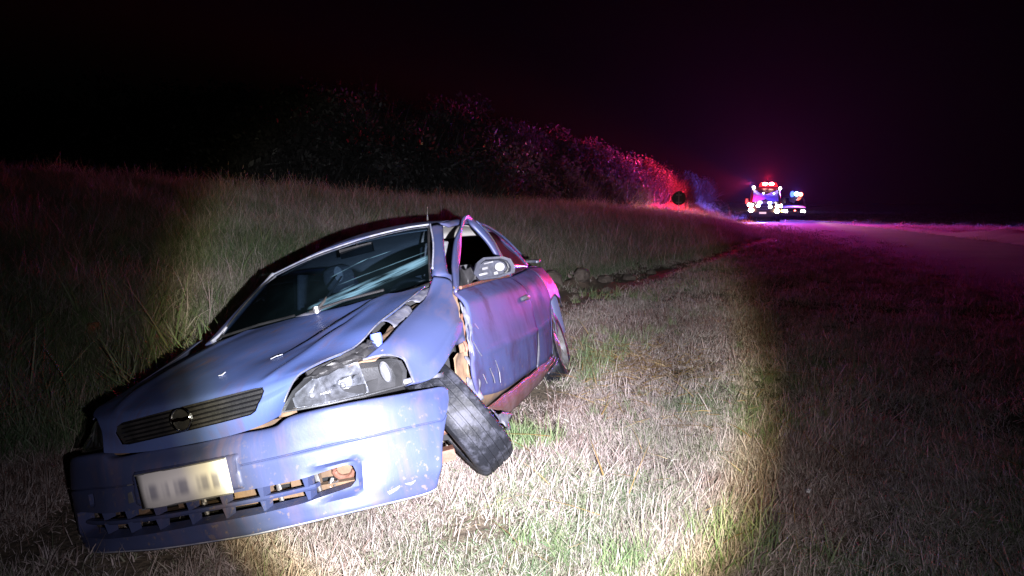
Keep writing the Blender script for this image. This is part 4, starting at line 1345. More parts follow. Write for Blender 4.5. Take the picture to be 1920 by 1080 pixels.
# ------------------------------------------------------------------ the emergency vehicles with their lights on
M_VAN = simple('rescue_red_white_paint', (0.045, 0.014, 0.018), (0.04, 0.014, 0.018), rough=0.35, scale=3, coat=0.4)
M_SUV = simple('patrol_grey_paint', (0.45, 0.46, 0.48), (0.38, 0.39, 0.41), rough=0.35, scale=3, coat=0.4)
M_VGLASS = simple('vehicle_glass', (0.01, 0.011, 0.013), rough=0.08)
M_LRED = emit('lit_red_beacon', (1.0, 0.035, 0.02), 60)
M_LREDCORE = emit('lit_red_core', (1.0, 0.55, 0.45), 60)
M_LBLUE = emit('lit_blue_strobe', (0.25, 0.32, 1.0), 60)
M_LWHITE = emit('lit_white_lamp', (1.0, 0.95, 0.88), 50)
M_LWARM = emit('lit_headlamp', (1.0, 0.86, 0.55), 90)
M_LAMBER = emit('lit_amber', (1.0, 0.42, 0.08), 18)
M_LPINK = simple('retroreflective_plate', (0.85, 0.80, 0.82), rough=0.4)


def spot(name, parent, loc, direction, col, energy, size, blend=0.8, soft=0.05):
    d = bpy.data.lights.new(name, 'SPOT')
    d.energy = energy; d.color = col; d.spot_size = math.radians(size); d.spot_blend = blend; d.shadow_soft_size = soft
    o = bpy.data.objects.new(name, d)
    link(o, parent)
    o.location = loc
    o.rotation_euler = Vector(direction).to_track_quat('-Z', 'Y').to_euler()
    return o


def point(name, parent, loc, col, energy, soft=0.08):
    d = bpy.data.lights.new(name, 'POINT')
    d.energy = energy; d.color = col; d.shadow_soft_size = soft
    o = bpy.data.objects.new(name, d)
    link(o, parent); o.location = loc
    return o


def lamp(name, parent, x, y, z, w, h, mat, rim=True, label=None):
    m = MB()
    n_ = 14
    w, h = w * 1.12, h * 1.12
    def ring(k, dy):
        return [(x + w * k * math.cos(a), y + dy, z + h * k * math.sin(a)) for a in np.linspace(0, 2 * math.pi, n_, endpoint=False)]
    V = ring(1, 0) + ring(.8, -.03) + ring(.4, -.045) + [(x, y - .05, z)]
    F = []
    for k in range(2):
        F += [(k * n_ + i, k * n_ + (i + 1) % n_, (k + 1) * n_ + (i + 1) % n_, (k + 1) * n_ + i) for i in range(n_)]
    F += [(2 * n_ + i, 2 * n_ + (i + 1) % n_, 3 * n_) for i in range(n_)]
    m.add(V, F)
    if rim:
        V = ring(1.0, 0) + ring(1.18, -.012) + ring(1.22, .03)
        F = []
        for k in range(2):
            F += [(k * n_ + i, k * n_ + (i + 1) % n_, (k + 1) * n_ + (i + 1) % n_, (k + 1) * n_ + i) for i in range(n_)]
        m.add(V, F, 1)
    o = m.make(name, mat, parent, mats=[mat, M_BLACK] if rim else None)
    if label: o['label'] = label
    return o


def small_wheel(parent, x, y, r, w):
    m = MB()
    m4 = Matrix.Translation((x, y, r)) @ Matrix.Rotation(math.radians(90), 4, 'Y')
    m.lathe([(r * .6, -w), (r * .92, -w), (r, -w * .75), (r, w * .75), (r * .92, w), (r * .6, w)], 24, m4)
    t_ = m.make('wheel', M_RUBBER, parent)
    q = MB()
    q.lathe([(r * .6, -w * .9), (r * .5, -w * .6), (0, -w * .5)], 20, m4)
    q.lathe([(r * .6, w * .9), (r * .5, w * .6), (0, w * .5)], 20, m4)
    q.make('rim', M_STEEL, t_)


def loft_body(name, secs, mat, parent):
    """secs: list of (y, [(x,z)...half outline from bottom to roof centre])"""
    rows = []
    for y, half in secs:
        L = [(-x, y if not isinstance(y, (list, tuple)) else y[i], z) for i, (x, z) in enumerate(half)]
        Rr = [(x, y if not isinstance(y, (list, tuple)) else y[i], z) for i, (x, z) in enumerate(half)][::-1]
        rows.append(L + Rr)
    n_ = len(rows[0])
    V = [p for r in rows for p in r]
    F = []
    for j in range(len(rows) - 1):
        for i in range(n_):
            F.append((j * n_ + i, j * n_ + (i + 1) % n_, (j + 1) * n_ + (i + 1) % n_, (j + 1) * n_ + i))
    F.append(tuple(range(n_))[::-1]); F.append(tuple((len(rows) - 1) * n_ + i for i in range(n_)))
    return build(name, V, F, mat, parent, sharp=30)


VX, VY = 17.75, 51.0
van = empty('rescue_truck', (VX, VY, float(terrain(VX, VY)) + .05), -0.315)
tag(van, 'red lit rescue truck facing the camera with all its lamps on', 'rescue truck')
secs = [
    (0.00, [(.95, .42), (1.00, .60), (1.00, .95), (.92, 1.18), (.70, 1.24), (0, 1.27)]),
    (0.50, [(1.00, .40), (1.05, .60), (1.05, 1.05), (1.00, 1.30), (.80, 1.38), (0, 1.42)]),
    (0.80, [(1.00, .40), (1.05, .60), (1.05, 1.10), (1.02, 1.50), (.88, 1.70), (0, 1.75)]),
    (1.15, [(1.00, .40), (1.05, .60), (1.05, 1.12), (1.01, 1.80), (.90, 2.20), (0, 2.26)]),
    (1.45, [(1.00, .40), (1.05, .60), (1.05, 1.15), (1.00, 1.95), (.92, 2.38), (0, 2.46)]),
    (6.20, [(1.00, .40), (1.05, .60), (1.05, 1.15), (1.03, 1.95), (.96, 2.45), (0, 2.55)]),
]
loft_body('body', secs, M_VAN, van)
m = MB()
m.add([(-.86, .545, 1.42), (.86, .545, 1.42), (.80, 1.16, 2.19), (-.80, 1.16, 2.19), (-.84, .60, 1.42), (.84, .60, 1.42)], [(0, 1, 2, 3)])
ws = m.make('windscreen', emit('windscreen_blue_glow', (0.16, 0.07, 0.95), 0.30), van)  # the glass itself emits: blue strobe light painted in as a glow
mo = ws.modifiers.new('thickness', 'SOLIDIFY'); mo.thickness = .02; mo.offset = 1
m = MB()
for s_ in (-1, 1):
    q = MB()
    q.add([(s_ * 1.06, 1.25, 1.28), (s_ * 1.06, 2.1, 1.28), (s_ * 1.03, 2.1, 1.95), (s_ * 1.035, 1.45, 1.95)], [(0, 1, 2, 3)])
    o = q.make('side_window', M_VGLASS, van); mo = o.modifiers.new('thickness', 'SOLIDIFY'); mo.thickness = .01
    q = MB()
    q.tube([(s_ * 1.03, .95, 1.40), (s_ * 1.2, .92, 1.42)], .02, 6)
    q.box((s_ * 1.26, .92, 1.45), (.18, .10, .34))
    q.make('door_mirror', M_BLACK, van)
m = MB(); m.box((0, -.06, .55), (2.06, .22, .26), taper=.98); m.box((0, -.02, .38), (1.8, .16, .10)); m.make('front_bumper', M_BLACK, van)
m = MB()
m.box((0, -.02, .95), (1.1, .05, .34))
gri = m.make('grille', M_BLACK, van)
for k in range(3):
    q = MB(); q.box((0, -.05, .85 + .10 * k), (1.06, .02, .03)); q.make('grille_slat', M_STEEL, gri)
m = MB(); m.box((.16, 1.50, 2.60), (1.25, .34, .26), taper=.86); m.make('light_bar', emit('lit_red_lens', (1.0, 0.012, 0.012), 2.2), van)
lamp('red_beacon', van, -.07, 1.28, 2.66, .15, .085, M_LREDCORE)
lamp('red_beacon', van, .37, 1.28, 2.66, .15, .085, M_LREDCORE)
for x, z in ((-.82, 2.41), (.95, 2.34)): lamp('marker_lamp', van, x, 1.25, z, .085, .085, M_LWHITE, False)
for x, z in ((-.15, 1.99), (.55, 1.97)): lamp('dash_lamp', van, x, .98, z, .05, .05, M_LBLUE, False)
for x, z in ((-.38, 1.34), (.27, 1.31)): lamp('blue_strobe', van, x, -.02, z, .12, .08, M_LBLUE)
for x, z in ((-.50, 1.11), (.31, 1.04)): lamp('grille_lamp', van, x, -.06, z, .11, .075, M_LWHITE)
for x, z, w_ in ((-1.13, 1.19, .06), (-.93, 1.17, .12), (.785, 1.09, .12), (1.03, 1.11, .07)): lamp('side_lamp', van, x, -.02 if abs(x) < 1 else .04, z, w_, .10, M_LWHITE)
for x, z in ((-.95, .82), (.76, .75)): lamp('headlight', van, x, -.17, z, .15, .13, M_LWARM)
lamp('turn_signal', van, 1.10, -.10, .75, .08, .08, M_LAMBER)
m = MB(); m.box((-.17, -.185, .62), (.46, .02, .13)); m.make('number_plate', emit('plate_reflection_glow', (0.9, 0.6, 0.65), 1.2), van)  # retroreflection put in as emission; the plate is no lamp
for s_ in (-.86, .86):
    for y in (1.0, 4.9): small_wheel(van, s_, y, .39, .13)
spot('red_beacon_light', van, (.15, 1.9, 3.1), (-.15, -1, -.05), (1.0, 0.012, 0.06), 25000, 150, .6)
spot('blue_strobe_light', van, (-.05, -.30, 1.38), (0, -1, .05), (0.15, 0.09, 1.0), 13000, 165, .3)
spot('headlight_beam', van, (-.95, -.35, .82), (-.95, -1, -.085), (1.0, .60, .26), 16000, 30)
spot('headlight_beam', van, (.76, -.35, .75), (-.50, -1, -.10), (1.0, .62, .30), 12000, 36)
point('red_side_light', van, (-1.35, .30, 1.12), (1.0, 0.02, 0.03), 700)
spot('red_beacon_beam', van, (-.9, 1.4, 2.75), (-.92, -.36, -.09), (1.0, 0.02, 0.06), 46000, 74)
spot('blue_beacon_beam', van, (-1.0, 2.6, 2.75), (-.15, 1, -.03), (0.14, 0.12, 1.0), 22000, 70)

PX, PY = 21.9, 56.5
suv = empty('patrol_car', (PX, PY, float(terrain(PX, PY)) + .05), -0.33)
tag(suv, 'pale patrol car with blue and red roof lights parked behind the rescue truck', 'police car')
secs = [
    (0.00, [(.80, .35), (.88, .50), (.88, .75), (.80, .92), (.5, .97), (0, .99)]),
    (0.95, [(.88, .32), (.93, .50), (.93, .90), (.86, 1.06), (.6, 1.12), (0, 1.14)]),
    (1.55, [(.88, .32), (.93, .50), (.93, .95), (.82, 1.55), (.66, 1.74), (0, 1.80)]),
    (4.20, [(.88, .32), (.93, .50), (.93, .95), (.82, 1.60), (.68, 1.80), (0, 1.86)]),
    (4.60, [(.85, .40), (.90, .55), (.90, .95), (.84, 1.20), (.66, 1.70), (0, 1.76)]),
]
loft_body('body', secs, M_SUV, suv)
q = MB(); q.add([(-.74, .98, 1.15), (.74, .98, 1.15), (.62, 1.53, 1.72), (-.62, 1.53, 1.72)], [(0, 1, 2, 3)])
o = q.make('windscreen', M_VGLASS, suv); mo = o.modifiers.new('thickness', 'SOLIDIFY'); mo.thickness = .02; mo.offset = 1
for s_ in (-1, 1):
    q = MB(); q.add([(s_ * .92, 1.6, 1.0), (s_ * .92, 3.4, 1.0), (s_ * .83, 3.4, 1.55), (s_ * .835, 1.75, 1.55)], [(0, 1, 2, 3)])
    o = q.make('side_window', M_VGLASS, suv); mo = o.modifiers.new('thickness', 'SOLIDIFY'); mo.thickness = .02; mo.offset = 0
    q = MB(); q.box((s_ * 1.0, 1.3, 1.12), (.2, .1, .15)); q.make('door_mirror', M_BLACK, suv)
q = MB(); q.box((0, -.06, .45), (1.7, .2, .28), taper=.97); q.make('front_bumper', M_WHITE, suv)
q = MB(); q.box((0, -.02, .75), (.9, .05, .2)); q.make('grille', M_BLACK, suv)
q = MB(); q.box((.0, 1.95, 1.90), (1.2, .3, .09)); q.make('light_bar', M_BLACK, suv)
lamp('blue_beacon', suv, .20, 1.74, 2.02, .16, .14, emit('lit_blue_beacon', (0.30, 0.62, 1.0), 40))
lamp('blue_beacon', suv, -.12, 1.76, 2.00, .14, .22, emit('dim_blue_beacon', (0.05, 0.10, 1.0), 6))
lamp('red_beacon', suv, .50, 1.74, 1.98, .14, .14, emit('lit_red_side_beacon', (1.0, 0.16, 0.10), 22))
lamp('headlight', suv, .64, -.02, .66, .15, .12, M_LWHITE)
lamp('headlight', suv, -.64, -.02, .66, .15, .12, M_LWHITE)
lamp('turn_signal', suv, .05, -.04, .72, .07, .06, emit('lit_red_marker', (1.0, 0.15, 0.12), 10))
for s_ in (-.78, .78):
    for y in (.85, 3.7): small_wheel(suv, s_, y, .35, .11)
spot('blue_beacon_light', suv, (.25, 1.35, 2.35), (-.2, -1, -.03), (0.16, 0.08, 1.0), 8000, 130, .8)
spot('red_beacon_light', suv, (.65, 1.4, 2.2), (0, -1, -.03), (1.0, 0.03, 0.08), 1800, 120, .8)
spot('headlight_beam', suv, (.64, -.25, .66), (.127, -1, -.008), (1.0, .58, .28), 11000, 14, .9)  # narrow warm beam added to brighten the earth bank beside the road

# ------------------------------------------------------------------ round road sign seen from behind
SX, SY = 9.15, 40.0
sz = float(terrain(SX, SY))
sg = empty('road_sign', (SX, SY, sz), -0.22)
tag(sg, 'round road sign on a pale post seen from behind against the red lit scrub', 'road sign')
m = MB(); m.lathe([(0, -.008), (.375, -.008), (.385, 0), (.375, .008), (0, .008)], 40, Matrix.Translation((0, 0, 1.62 - sz)) @ Matrix.Rotation(math.radians(90), 4, 'X'))
m.make('sign_plate', M_SIGN, sg)
m = MB(); m.tube([(0, -.05, -.3), (0, -.05, 2.0 - sz)], .035, 10); m.make('post', M_POST, sg)
for z in (1.40, 1.80):
    m = MB(); m.box((0, -.02, z - sz), (.30, .02, .05)); m.make('bracket', M_POST, sg)

# ------------------------------------------------------------------ clods, litter
M_CLOD = simple('grey_earth_clod', (0.13, 0.105, 0.09), (0.075, 0.058, 0.048), rough=0.95, scale=9, bump=0.9, bscale=22)
M_CLAY = simple('red_clay_clod', (0.30, 0.12, 0.06), (0.20, 0.075, 0.04), rough=0.95, scale=12, bump=0.9, bscale=24)
M_SCRAP = simple('white_scrap', (0.75, 0.76, 0.78), (0.60, 0.60, 0.62), rough=0.5, scale=20)


def clod(name, x, y, sx_, sy_, sz_, mat, seed, label, cat, group=None, rz=0):
    bm = bmesh.new()
    bmesh.ops.create_icosphere(bm, subdivisions=3, radius=1)
    for v in bm.verts:
        n_ = 1 + .30 * mnoise.noise(v.co * 1.3 + Vector((seed, 0, 0))) + .14 * mnoise.noise(v.co * 3.5 + Vector((0, seed, 0)))
        c = v.co * n_
        for a in range(3): c[a] = math.copysign(abs(c[a]) ** .8, c[a])
        v.co = Vector((c.x * sx_, c.y * sy_, c.z * sz_))
    me = bpy.data.meshes.new(name); bm.to_mesh(me); bm.free()
    me.materials.append(mat)
    o = link(bpy.data.objects.new(name, me))
    o.location = (x, y, float(terrain(x, y)) + sz_ * .18)
    o.rotation_euler = (0, 0, rz)
    return tag(o, label, cat, group)


clod('earth_clod', .62, 11.4, .17, .14, .14, M_CLOD, 3, 'largest grey earth clod in the ditch right behind the car tail', 'earth clod', 'clods on the ditch bank', .3)
clod('earth_clod', 1.15, 11.9, .15, .12, .11, M_CLOD, 8, 'grey earth clod in the middle of the row on the ditch bank', 'earth clod', 'clods on the ditch bank', 1.1)
clod('earth_clod', 1.62, 12.5, .14, .13, .10, M_CLOD, 12, 'third grey earth clod of the row on the ditch bank behind the car', 'earth clod', 'clods on the ditch bank', 2.0)
for (x, y, w_, hh, sd, rz, lb) in ((.34, 9.75, .11, .085, 21, .2, 'dark earth clod at the near end of the ditch edge, closest to the car'), (.92, 10.4, .07, .055, 25, 1.4, 'small earth clod low in the rut in front of the largest clod'),
                                (1.48, 11.35, .08, .06, 29, .7, 'small earth clod in the rut below the middle of the row'), (2.15, 13.2, .12, .08, 33, 2.2, 'earth clod on the ditch edge where the rut narrows'),
                                (.98, 11.25, .06, .05, 37, .9, 'smallest earth clod beside the middle clod of the row'), (2.75, 14.2, .10, .075, 41, .1, 'last earth clod along the ditch before the dark grass')):
    clod('earth_clod', x, y, w_, w_ * .85, hh, M_CLOD, sd, lb, 'earth clod', 'clods on the ditch bank', rz)
clod('clay_clod', -3.72, 6.35, .065, .065, .10, M_CLAY, 5, 'pointed reddish clay clod in the dark grass left of the bonnet', 'clay clod', None, .5)


def scrap(x, y, w_, h_, seed, label):
    A = [[(w_ * (i / 4 - .5), h_ * (j / 4 - .5), .012 + .02 * mnoise.noise(Vector((i * .7, j * .7, seed)))) for i in range(5)] for j in range(5)]
    V, F, at = grid_mesh(np.array(A), (0, 0, -9))
    o = build('plastic_scrap', V, F, M_SCRAP, sharp=20)
    mo = o.modifiers.new('thickness', 'SOLIDIFY'); mo.thickness = .003
    o.location = (x, y, float(terrain(x, y)) + .035); o.rotation_euler = (.5, .2, seed)
    tag(o, label, 'litter')


scrap(3.25, 9.9, .075, .06, 1.0, 'white plastic scrap on the grass beside the dark roadside, farther one')
scrap(1.39, 3.24, .03, .022, 4.0, 'tiny white scrap in the dim grass near the lower right corner')

# ------------------------------------------------------------------ haze hanging round the emergency vehicles
hm_ = bpy.data.materials.new('thin_haze'); hm_.use_nodes = True
hn = hm_.node_tree.nodes; hn.clear()
pv = hn.new('ShaderNodeVolumePrincipled')
pv.inputs['Color'].default_value = (0.92, 0.92, 0.95, 1)
pv.inputs['Density'].default_value = 0.00027
pv.inputs['Anisotropy'].default_value = 0.0
ho = hn.new('ShaderNodeOutputMaterial'); hm_.node_tree.links.new(pv.outputs[0], ho.inputs['Volume'])
m = MB(); m.box((22, 84, 15), (190, 116, 36))
hz = m.make('haze', hm_, smooth=False)
tag(hz, kind='stuff')

# ------------------------------------------------------------------ grass, straw and scrub (nobody could count them)
def blade_mesh(name, blades, mat, seed, rad, h0, h1, w0, w1, lean, curl, segs=3, seedhead=False):
    r = random.Random(seed)
    V, F, A = [], [], []
    for k in range(blades):
        a = r.uniform(0, 6.283); d = rad * math.sqrt(r.random())
        bx, by = d * math.cos(a), d * math.sin(a)
        H = r.uniform(h0, h1); W = r.uniform(w0, w1)
        la = r.uniform(0, 6.283); ln = abs(r.gauss(lean, lean * .6)) if lean < 1.4 else r.gauss(lean, .05); cu = r.gauss(curl, curl * .7)
        dx, dy = math.cos(la), math.sin(la); tw = r.uniform(0, 3.1416)
        px, py = math.cos(tw), math.sin(tw)
        var = r.random()
        b = len(V)
        x = y = 0.0; z = -0.01; ang = ln
        for s in range(segs + 1):
            t = s / segs
            w = W * (1 - t) ** .7 if s < segs else 0
            if s < segs:
                V += [(bx + x - px * w, by + y - py * w, z), (bx + x + px * w, by + y + py * w, z)]
                A += [var, var]
            else:
                V.append((bx + x, by + y, z)); A.append(var)
            st = H / segs
            x += dx * math.sin(ang) * st; y += dy * math.sin(ang) * st; z += math.cos(ang) * st
            if z < 0.004: z = 0.004 + .006 * r.random()
            ang += cu / segs
        for s in range(segs - 1):
            i = b + 2 * s
            F.append((i, i + 1, i + 3, i + 2))
        i = b + 2 * (segs - 1)
        F.append((i, i + 1, i + 2))
        if seedhead and r.random() < .7:
            tip = Vector(V[-1]); 
            for q in range(5):
                c = tip + Vector((r.uniform(-.006, .006), r.uniform(-.006, .006), -q * .012))
                b2 = len(V); e = .007
                V += [tuple(c + Vector((e, 0, -.01))), tuple(c + Vector((-e * .5, e, 0))), tuple(c + Vector((-e * .5, -e, 0))), tuple(c + Vector((0, 0, .014)))]
                A += [var] * 4
                F += [(b2, b2 + 1, b2 + 3), (b2 + 1, b2 + 2, b2 + 3), (b2 + 2, b2, b2 + 3)]
    me = bpy.data.meshes.new(name)
    me.from_pydata(V, [], F)
    a = me.attributes.new('var', 'FLOAT', 'POINT'); a.data.foreach_set('value', np.array(A, dtype=np.float32))
    me.materials.append(mat)
    me.polygons.foreach_set('use_smooth', [True] * len(me.polygons))
    return bpy.data.objects.new(name, me)


def grass_mat(name, stops, trans=0.25):
    m, n, l, b, out = nt(name)
    n.remove(b)
    av = n.new('ShaderNodeAttribute'); av.attribute_name = 'var'
    ti = n.new('ShaderNodeAttribute'); ti.attribute_type = 'INSTANCER'; ti.attribute_name = 'tint'
    k = n.new('ShaderNodeMath'); k.operation = 'MULTIPLY_ADD'; k.inputs[1].default_value = 0.55
    l.new(av.outputs['Fac'], k.inputs[0])
    k2 = n.new('ShaderNodeMath'); k2.operation = 'MULTIPLY'; k2.inputs[1].default_value = 0.75
    l.new(ti.outputs['Fac'], k2.inputs[0])
    k3 = n.new('ShaderNodeMath'); k3.operation = 'SUBTRACT'; k3.inputs[1].default_value = 0.15
    l.new(k2.outputs[0], k3.inputs[0]); l.new(k3.outputs[0], k.inputs[2])
    r = n.new('ShaderNodeValToRGB'); l.new(k.outputs[0], r.inputs[0])
    c = r.color_ramp
    while len(c.elements) < len(stops): c.elements.new(.5)
    for e, (p, col) in zip(c.elements, stops):
        e.position = p; e.color = (*col, 1)
    df = n.new('ShaderNodeBsdfDiffuse'); tr = n.new('ShaderNodeBsdfTranslucent')
    l.new(r.outputs[0], df.inputs[0]); l.new(r.outputs[0], tr.inputs[0])
    mx = n.new('ShaderNodeMixShader'); mx.inputs[0].default_value = trans
    l.new(df.outputs[0], mx.inputs[1]); l.new(tr.outputs[0], mx.inputs[2])
    gl = n.new('ShaderNodeBsdfGlossy'); gl.inputs['Roughness'].default_value = .5; gl.inputs[0].default_value = (.5, .5, .5, 1)
    m2 = n.new('ShaderNodeMixShader'); m2.inputs[0].default_value = .05
    l.new(mx.outputs[0], m2.inputs[1]); l.new(gl.outputs[0], m2.inputs[2])
    l.new(m2.outputs[0], out.inputs[0])
    return m


DRY = [(0.0, (0.16, 0.09, 0.075)), (0.15, (0.30, 0.22, 0.19)), (0.28, (0.45, 0.37, 0.35)), (0.46, (0.58, 0.50, 0.485)), (0.58, (0.38, 0.355, 0.29)), (0.74, (0.20, 0.235, 0.14)), (1.0, (0.095, 0.17, 0.08))]
GREEN = [(0.0, (0.34, 0.29, 0.17)), (0.25, (0.33, 0.36, 0.19)), (0.5, (0.21, 0.29, 0.14)), (1.0, (0.12, 0.21, 0.085))]
M_DRY = grass_mat('dry_lawn_blades', DRY)
M_GREENB = grass_mat('green_blades', GREEN)
M_STRAWB = grass_mat('loose_straw', [(0.0, (0.24, 0.13, 0.05)), (0.5, (0.46, 0.30, 0.11)), (1.0, (0.58, 0.46, 0.27))], .1)
M_SEED = grass_mat('seeded_stems', [(0.0, (0.34, 0.24, 0.15)), (1.0, (0.48, 0.40, 0.30))], .3)
M_LEAF = grass_mat('scrub_leaves', [(0.0, (0.03, 0.03, 0.032)), (0.5, (0.05, 0.05, 0.052)), (1.0, (0.062, 0.058, 0.062))], .45)

KIT = bpy.data.collections.new('grass_kit')           # source meshes for the stuff below; not part of the scene itself
def kit(prefix, obs):
    c = bpy.data.collections.new(prefix)
    for i, o in enumerate(obs):
        o.name = '%s_%02d' % (prefix, i)
        c.objects.link(o)
    return c


C_LAWN = kit('lawn_tuft', [blade_mesh('t', 34, M_DRY, 10 + i, .085, .020, .072, .0013, .0028, .95, 1.0) for i in range(6)])
C_THATCH = kit('thatch', [blade_mesh('t', 22, M_DRY, 40 + i, .10, .05, .12, .0012, .0026, 1.34, .25) for i in range(4)])
C_GREEN = kit('green_tuft', [blade_mesh('t', 26, M_GREENB, 60 + i, .06, .08, .20, .0016, .0032, .30, .9) for i in range(4)])
C_FIELD = kit('field_tuft', [blade_mesh('t', 30, M_DRY, 80 + i, .12, .12, .34, .0018, .0034, .38, .9) for i in range(5)])
C_LONG = kit('long_leaf', [blade_mesh('t', 9, M_GREENB, 110 + i, .08, .35, .75, .0045, .0085, .45, .8, 5) for i in range(4)])
C_SEED = kit('seed_stem', [blade_mesh('t', 7, M_SEED, 130 + i, .12, .30, .62, .0018, .003, .22, .5, 4, True) for i in range(4)])
C_STRAW = kit('straw', [blade_mesh('t', 1, M_STRAWB, 150 + i, .0, .22, .5, .0028, .0052, 1.52, .12, 4) for i in range(8)])


def leaf_clump(seed):
    r = random.Random(seed)
    V, F, A = [], [], []
    for k in range(170):
        d = Vector((r.gauss(0, 1), r.gauss(0, 1), r.gauss(0, .8)))
        d = d.normalized() * (.55 * r.random() ** .45)
        s = r.uniform(.04, .085)
        u = Vector((r.gauss(0, 1), r.gauss(0, 1), r.gauss(0, 1))).normalized(); v = u.orthogonal().normalized()
        b = len(V); va = r.random()
        V += [tuple(d - u * s), tuple(d + v * s * .45), tuple(d + u * s), tuple(d - v * s * .45)]; A += [va] * 4
        F.append((b, b + 1, b + 2, b + 3))
    for k in range(7):
        d = Vector((r.gauss(0, .5), r.gauss(0, .5), 1)).normalized() * r.uniform(.5, .95)
        b = len(V); V += [(-.008, 0, -.3), (.008, 0, -.3), tuple(d)]; A += [.2] * 3; F.append((b, b + 1, b + 2))
    me = bpy.data.meshes.new('c'); me.from_pydata(V, [], F)
    a = me.attributes.new('var', 'FLOAT', 'POINT'); a.data.foreach_set('value', np.array(A, dtype=np.float32))
    me.materials.append(M_LEAF)
    return bpy.data.objects.new('c', me)


C_LEAF = kit('leaf_clump', [leaf_clump(i) for i in range(5)])


def scatter(name, P, rot, scl, idx, tint, coll, label=None):
    me = bpy.data.meshes.new(name)
    me.from_pydata([tuple(p) for p in P], [], [])
    n_ = len(P)
    a = me.attributes.new('rot', 'FLOAT_VECTOR', 'POINT'); a.data.foreach_set('vector', np.asarray(rot, np.float32).ravel())
    a = me.attributes.new('scl', 'FLOAT_VECTOR', 'POINT'); a.data.foreach_set('vector', np.asarray(scl, np.float32).ravel())
    a = me.attributes.new('idx', 'INT', 'POINT'); a.data.foreach_set('value', np.asarray(idx, np.int32))
    a = me.attributes.new('tint', 'FLOAT', 'POINT'); a.data.foreach_set('value', np.asarray(tint, np.float32))
    o = link(bpy.data.objects.new(name, me))
    ng = bpy.data.node_groups.new(name, 'GeometryNodeTree')
    ng.interface.new_socket('Geometry', in_out='INPUT', socket_type='NodeSocketGeometry')
    ng.interface.new_socket('Geometry', in_out='OUTPUT', socket_type='NodeSocketGeometry')
    gi = ng.nodes.new('NodeGroupInput'); go = ng.nodes.new('NodeGroupOutput')
    ip = ng.nodes.new('GeometryNodeInstanceOnPoints'); ci = ng.nodes.new('GeometryNodeCollectionInfo')
    ci.inputs['Collection'].default_value = coll
    ci.inputs['Separate Children'].default_value = True
    ci.inputs['Reset Children'].default_value = True
    def na(nm, dt):
        x = ng.nodes.new('GeometryNodeInputNamedAttribute'); x.data_type = dt; x.inputs['Name'].default_value = nm
        return x.outputs['Attribute']
    L = ng.links
    L.new(gi.outputs[0], ip.inputs['Points'])
    L.new(ci.outputs[0], ip.inputs['Instance'])
    ip.inputs['Pick Instance'].default_value = True
    L.new(na('idx', 'INT'), ip.inputs['Instance Index'])
    er = ng.nodes.new('FunctionNodeEulerToRotation')
    L.new(na('rot', 'FLOAT_VECTOR'), er.inputs[0]); L.new(er.outputs[0], ip.inputs['Rotation'])
    L.new(na('scl', 'FLOAT_VECTOR'), ip.inputs['Scale'])
    L.new(ip.outputs[0], go.inputs[0])
    mo = o.modifiers.new('scatter', 'NODES'); mo.node_group = ng
    return tag(o, kind='stuff')


CAR_INV = np.array(CAR_M.inverted())


def masks(X, Y, Z):
    rx, ry = X - LIP0[0], Y - LIP0[1]
    s = rx * LNRM[0] + ry * LNRM[1]; t = rx * LDIR[0] + ry * LDIR[1]
    rd, _, rs = poly_dist(X, Y, ROADC)
    P = np.stack([X, Y, Z, np.ones_like(X)])
    c = CAR_INV @ P
    under = (np.abs(c[0]) < .84) & (c[1] > .10) & (c[1] < 4.25)
    return s, t, rd, rs, under, c


def candidates(n, d0, d1, half=0.70, power=1.0):
    """random ground points in the sector ahead of the camera"""
    u = rng.random(n)
    d = np.sqrt(d0 ** 2 + (d1 ** 2 - d0 ** 2) * u)
    a = rng.uniform(-half, half, n)
    return np.sin(a) * d, np.cos(a) * d, d


def clump(X, Y, f, s=0.0):
    return np.clip(0.5 + 0.5 * wob(X, Y, f, s) + 0.25 * wob(X, Y, f * 3.1, s + 3), 0, 1)


def emit_layer(name, layers, coll, nvar, tilt=.10):
    PP, RR, SS, TT = [], [], [], []
    for (n, d0, d1, keep, scale, tint) in layers:
        X, Y, d = candidates(n, d0, d1)
        Z = terrain(X, Y)
        s, t, rd, rs, under, c = masks(X, Y, Z)
        k = rng.random(n) < keep(X, Y, Z, s, t, rd, rs, under, c, d)
        X, Y, Z = X[k], Y[k], Z[k]
        sc = scale(X, Y, d[k], s[k]) * rng.uniform(.6, 1.35, k.sum()) * (.72 + .55 * clump(X, Y, 2.6, 11.))
        PP.append(np.stack([X, Y, Z], 1)); TT.append(np.clip(tint(X, Y, s[k], d[k]) + rng.normal(0, .10, k.sum()), 0, 1))
        RR.append(np.stack([rng.normal(0, tilt, k.sum()) + .50 * wob(X, Y, 2.2, 40.), rng.normal(0, tilt, k.sum()) + .50 * wob(X, Y, 2.0, 50.), rng.normal(0, .9, k.sum()) + 3 * wob(X, Y, 1.1, 60.)], 1))
        SS.append(np.stack([sc, sc, sc * rng.uniform(.8, 1.2, k.sum())], 1))
    P, Rr, S, T = (np.vstack(q) if q[0].ndim == 2 else np.concatenate(q) for q in (PP, RR, SS, TT))
    return scatter(name, P, Rr, S, rng.integers(0, nvar, len(P)), T, coll)


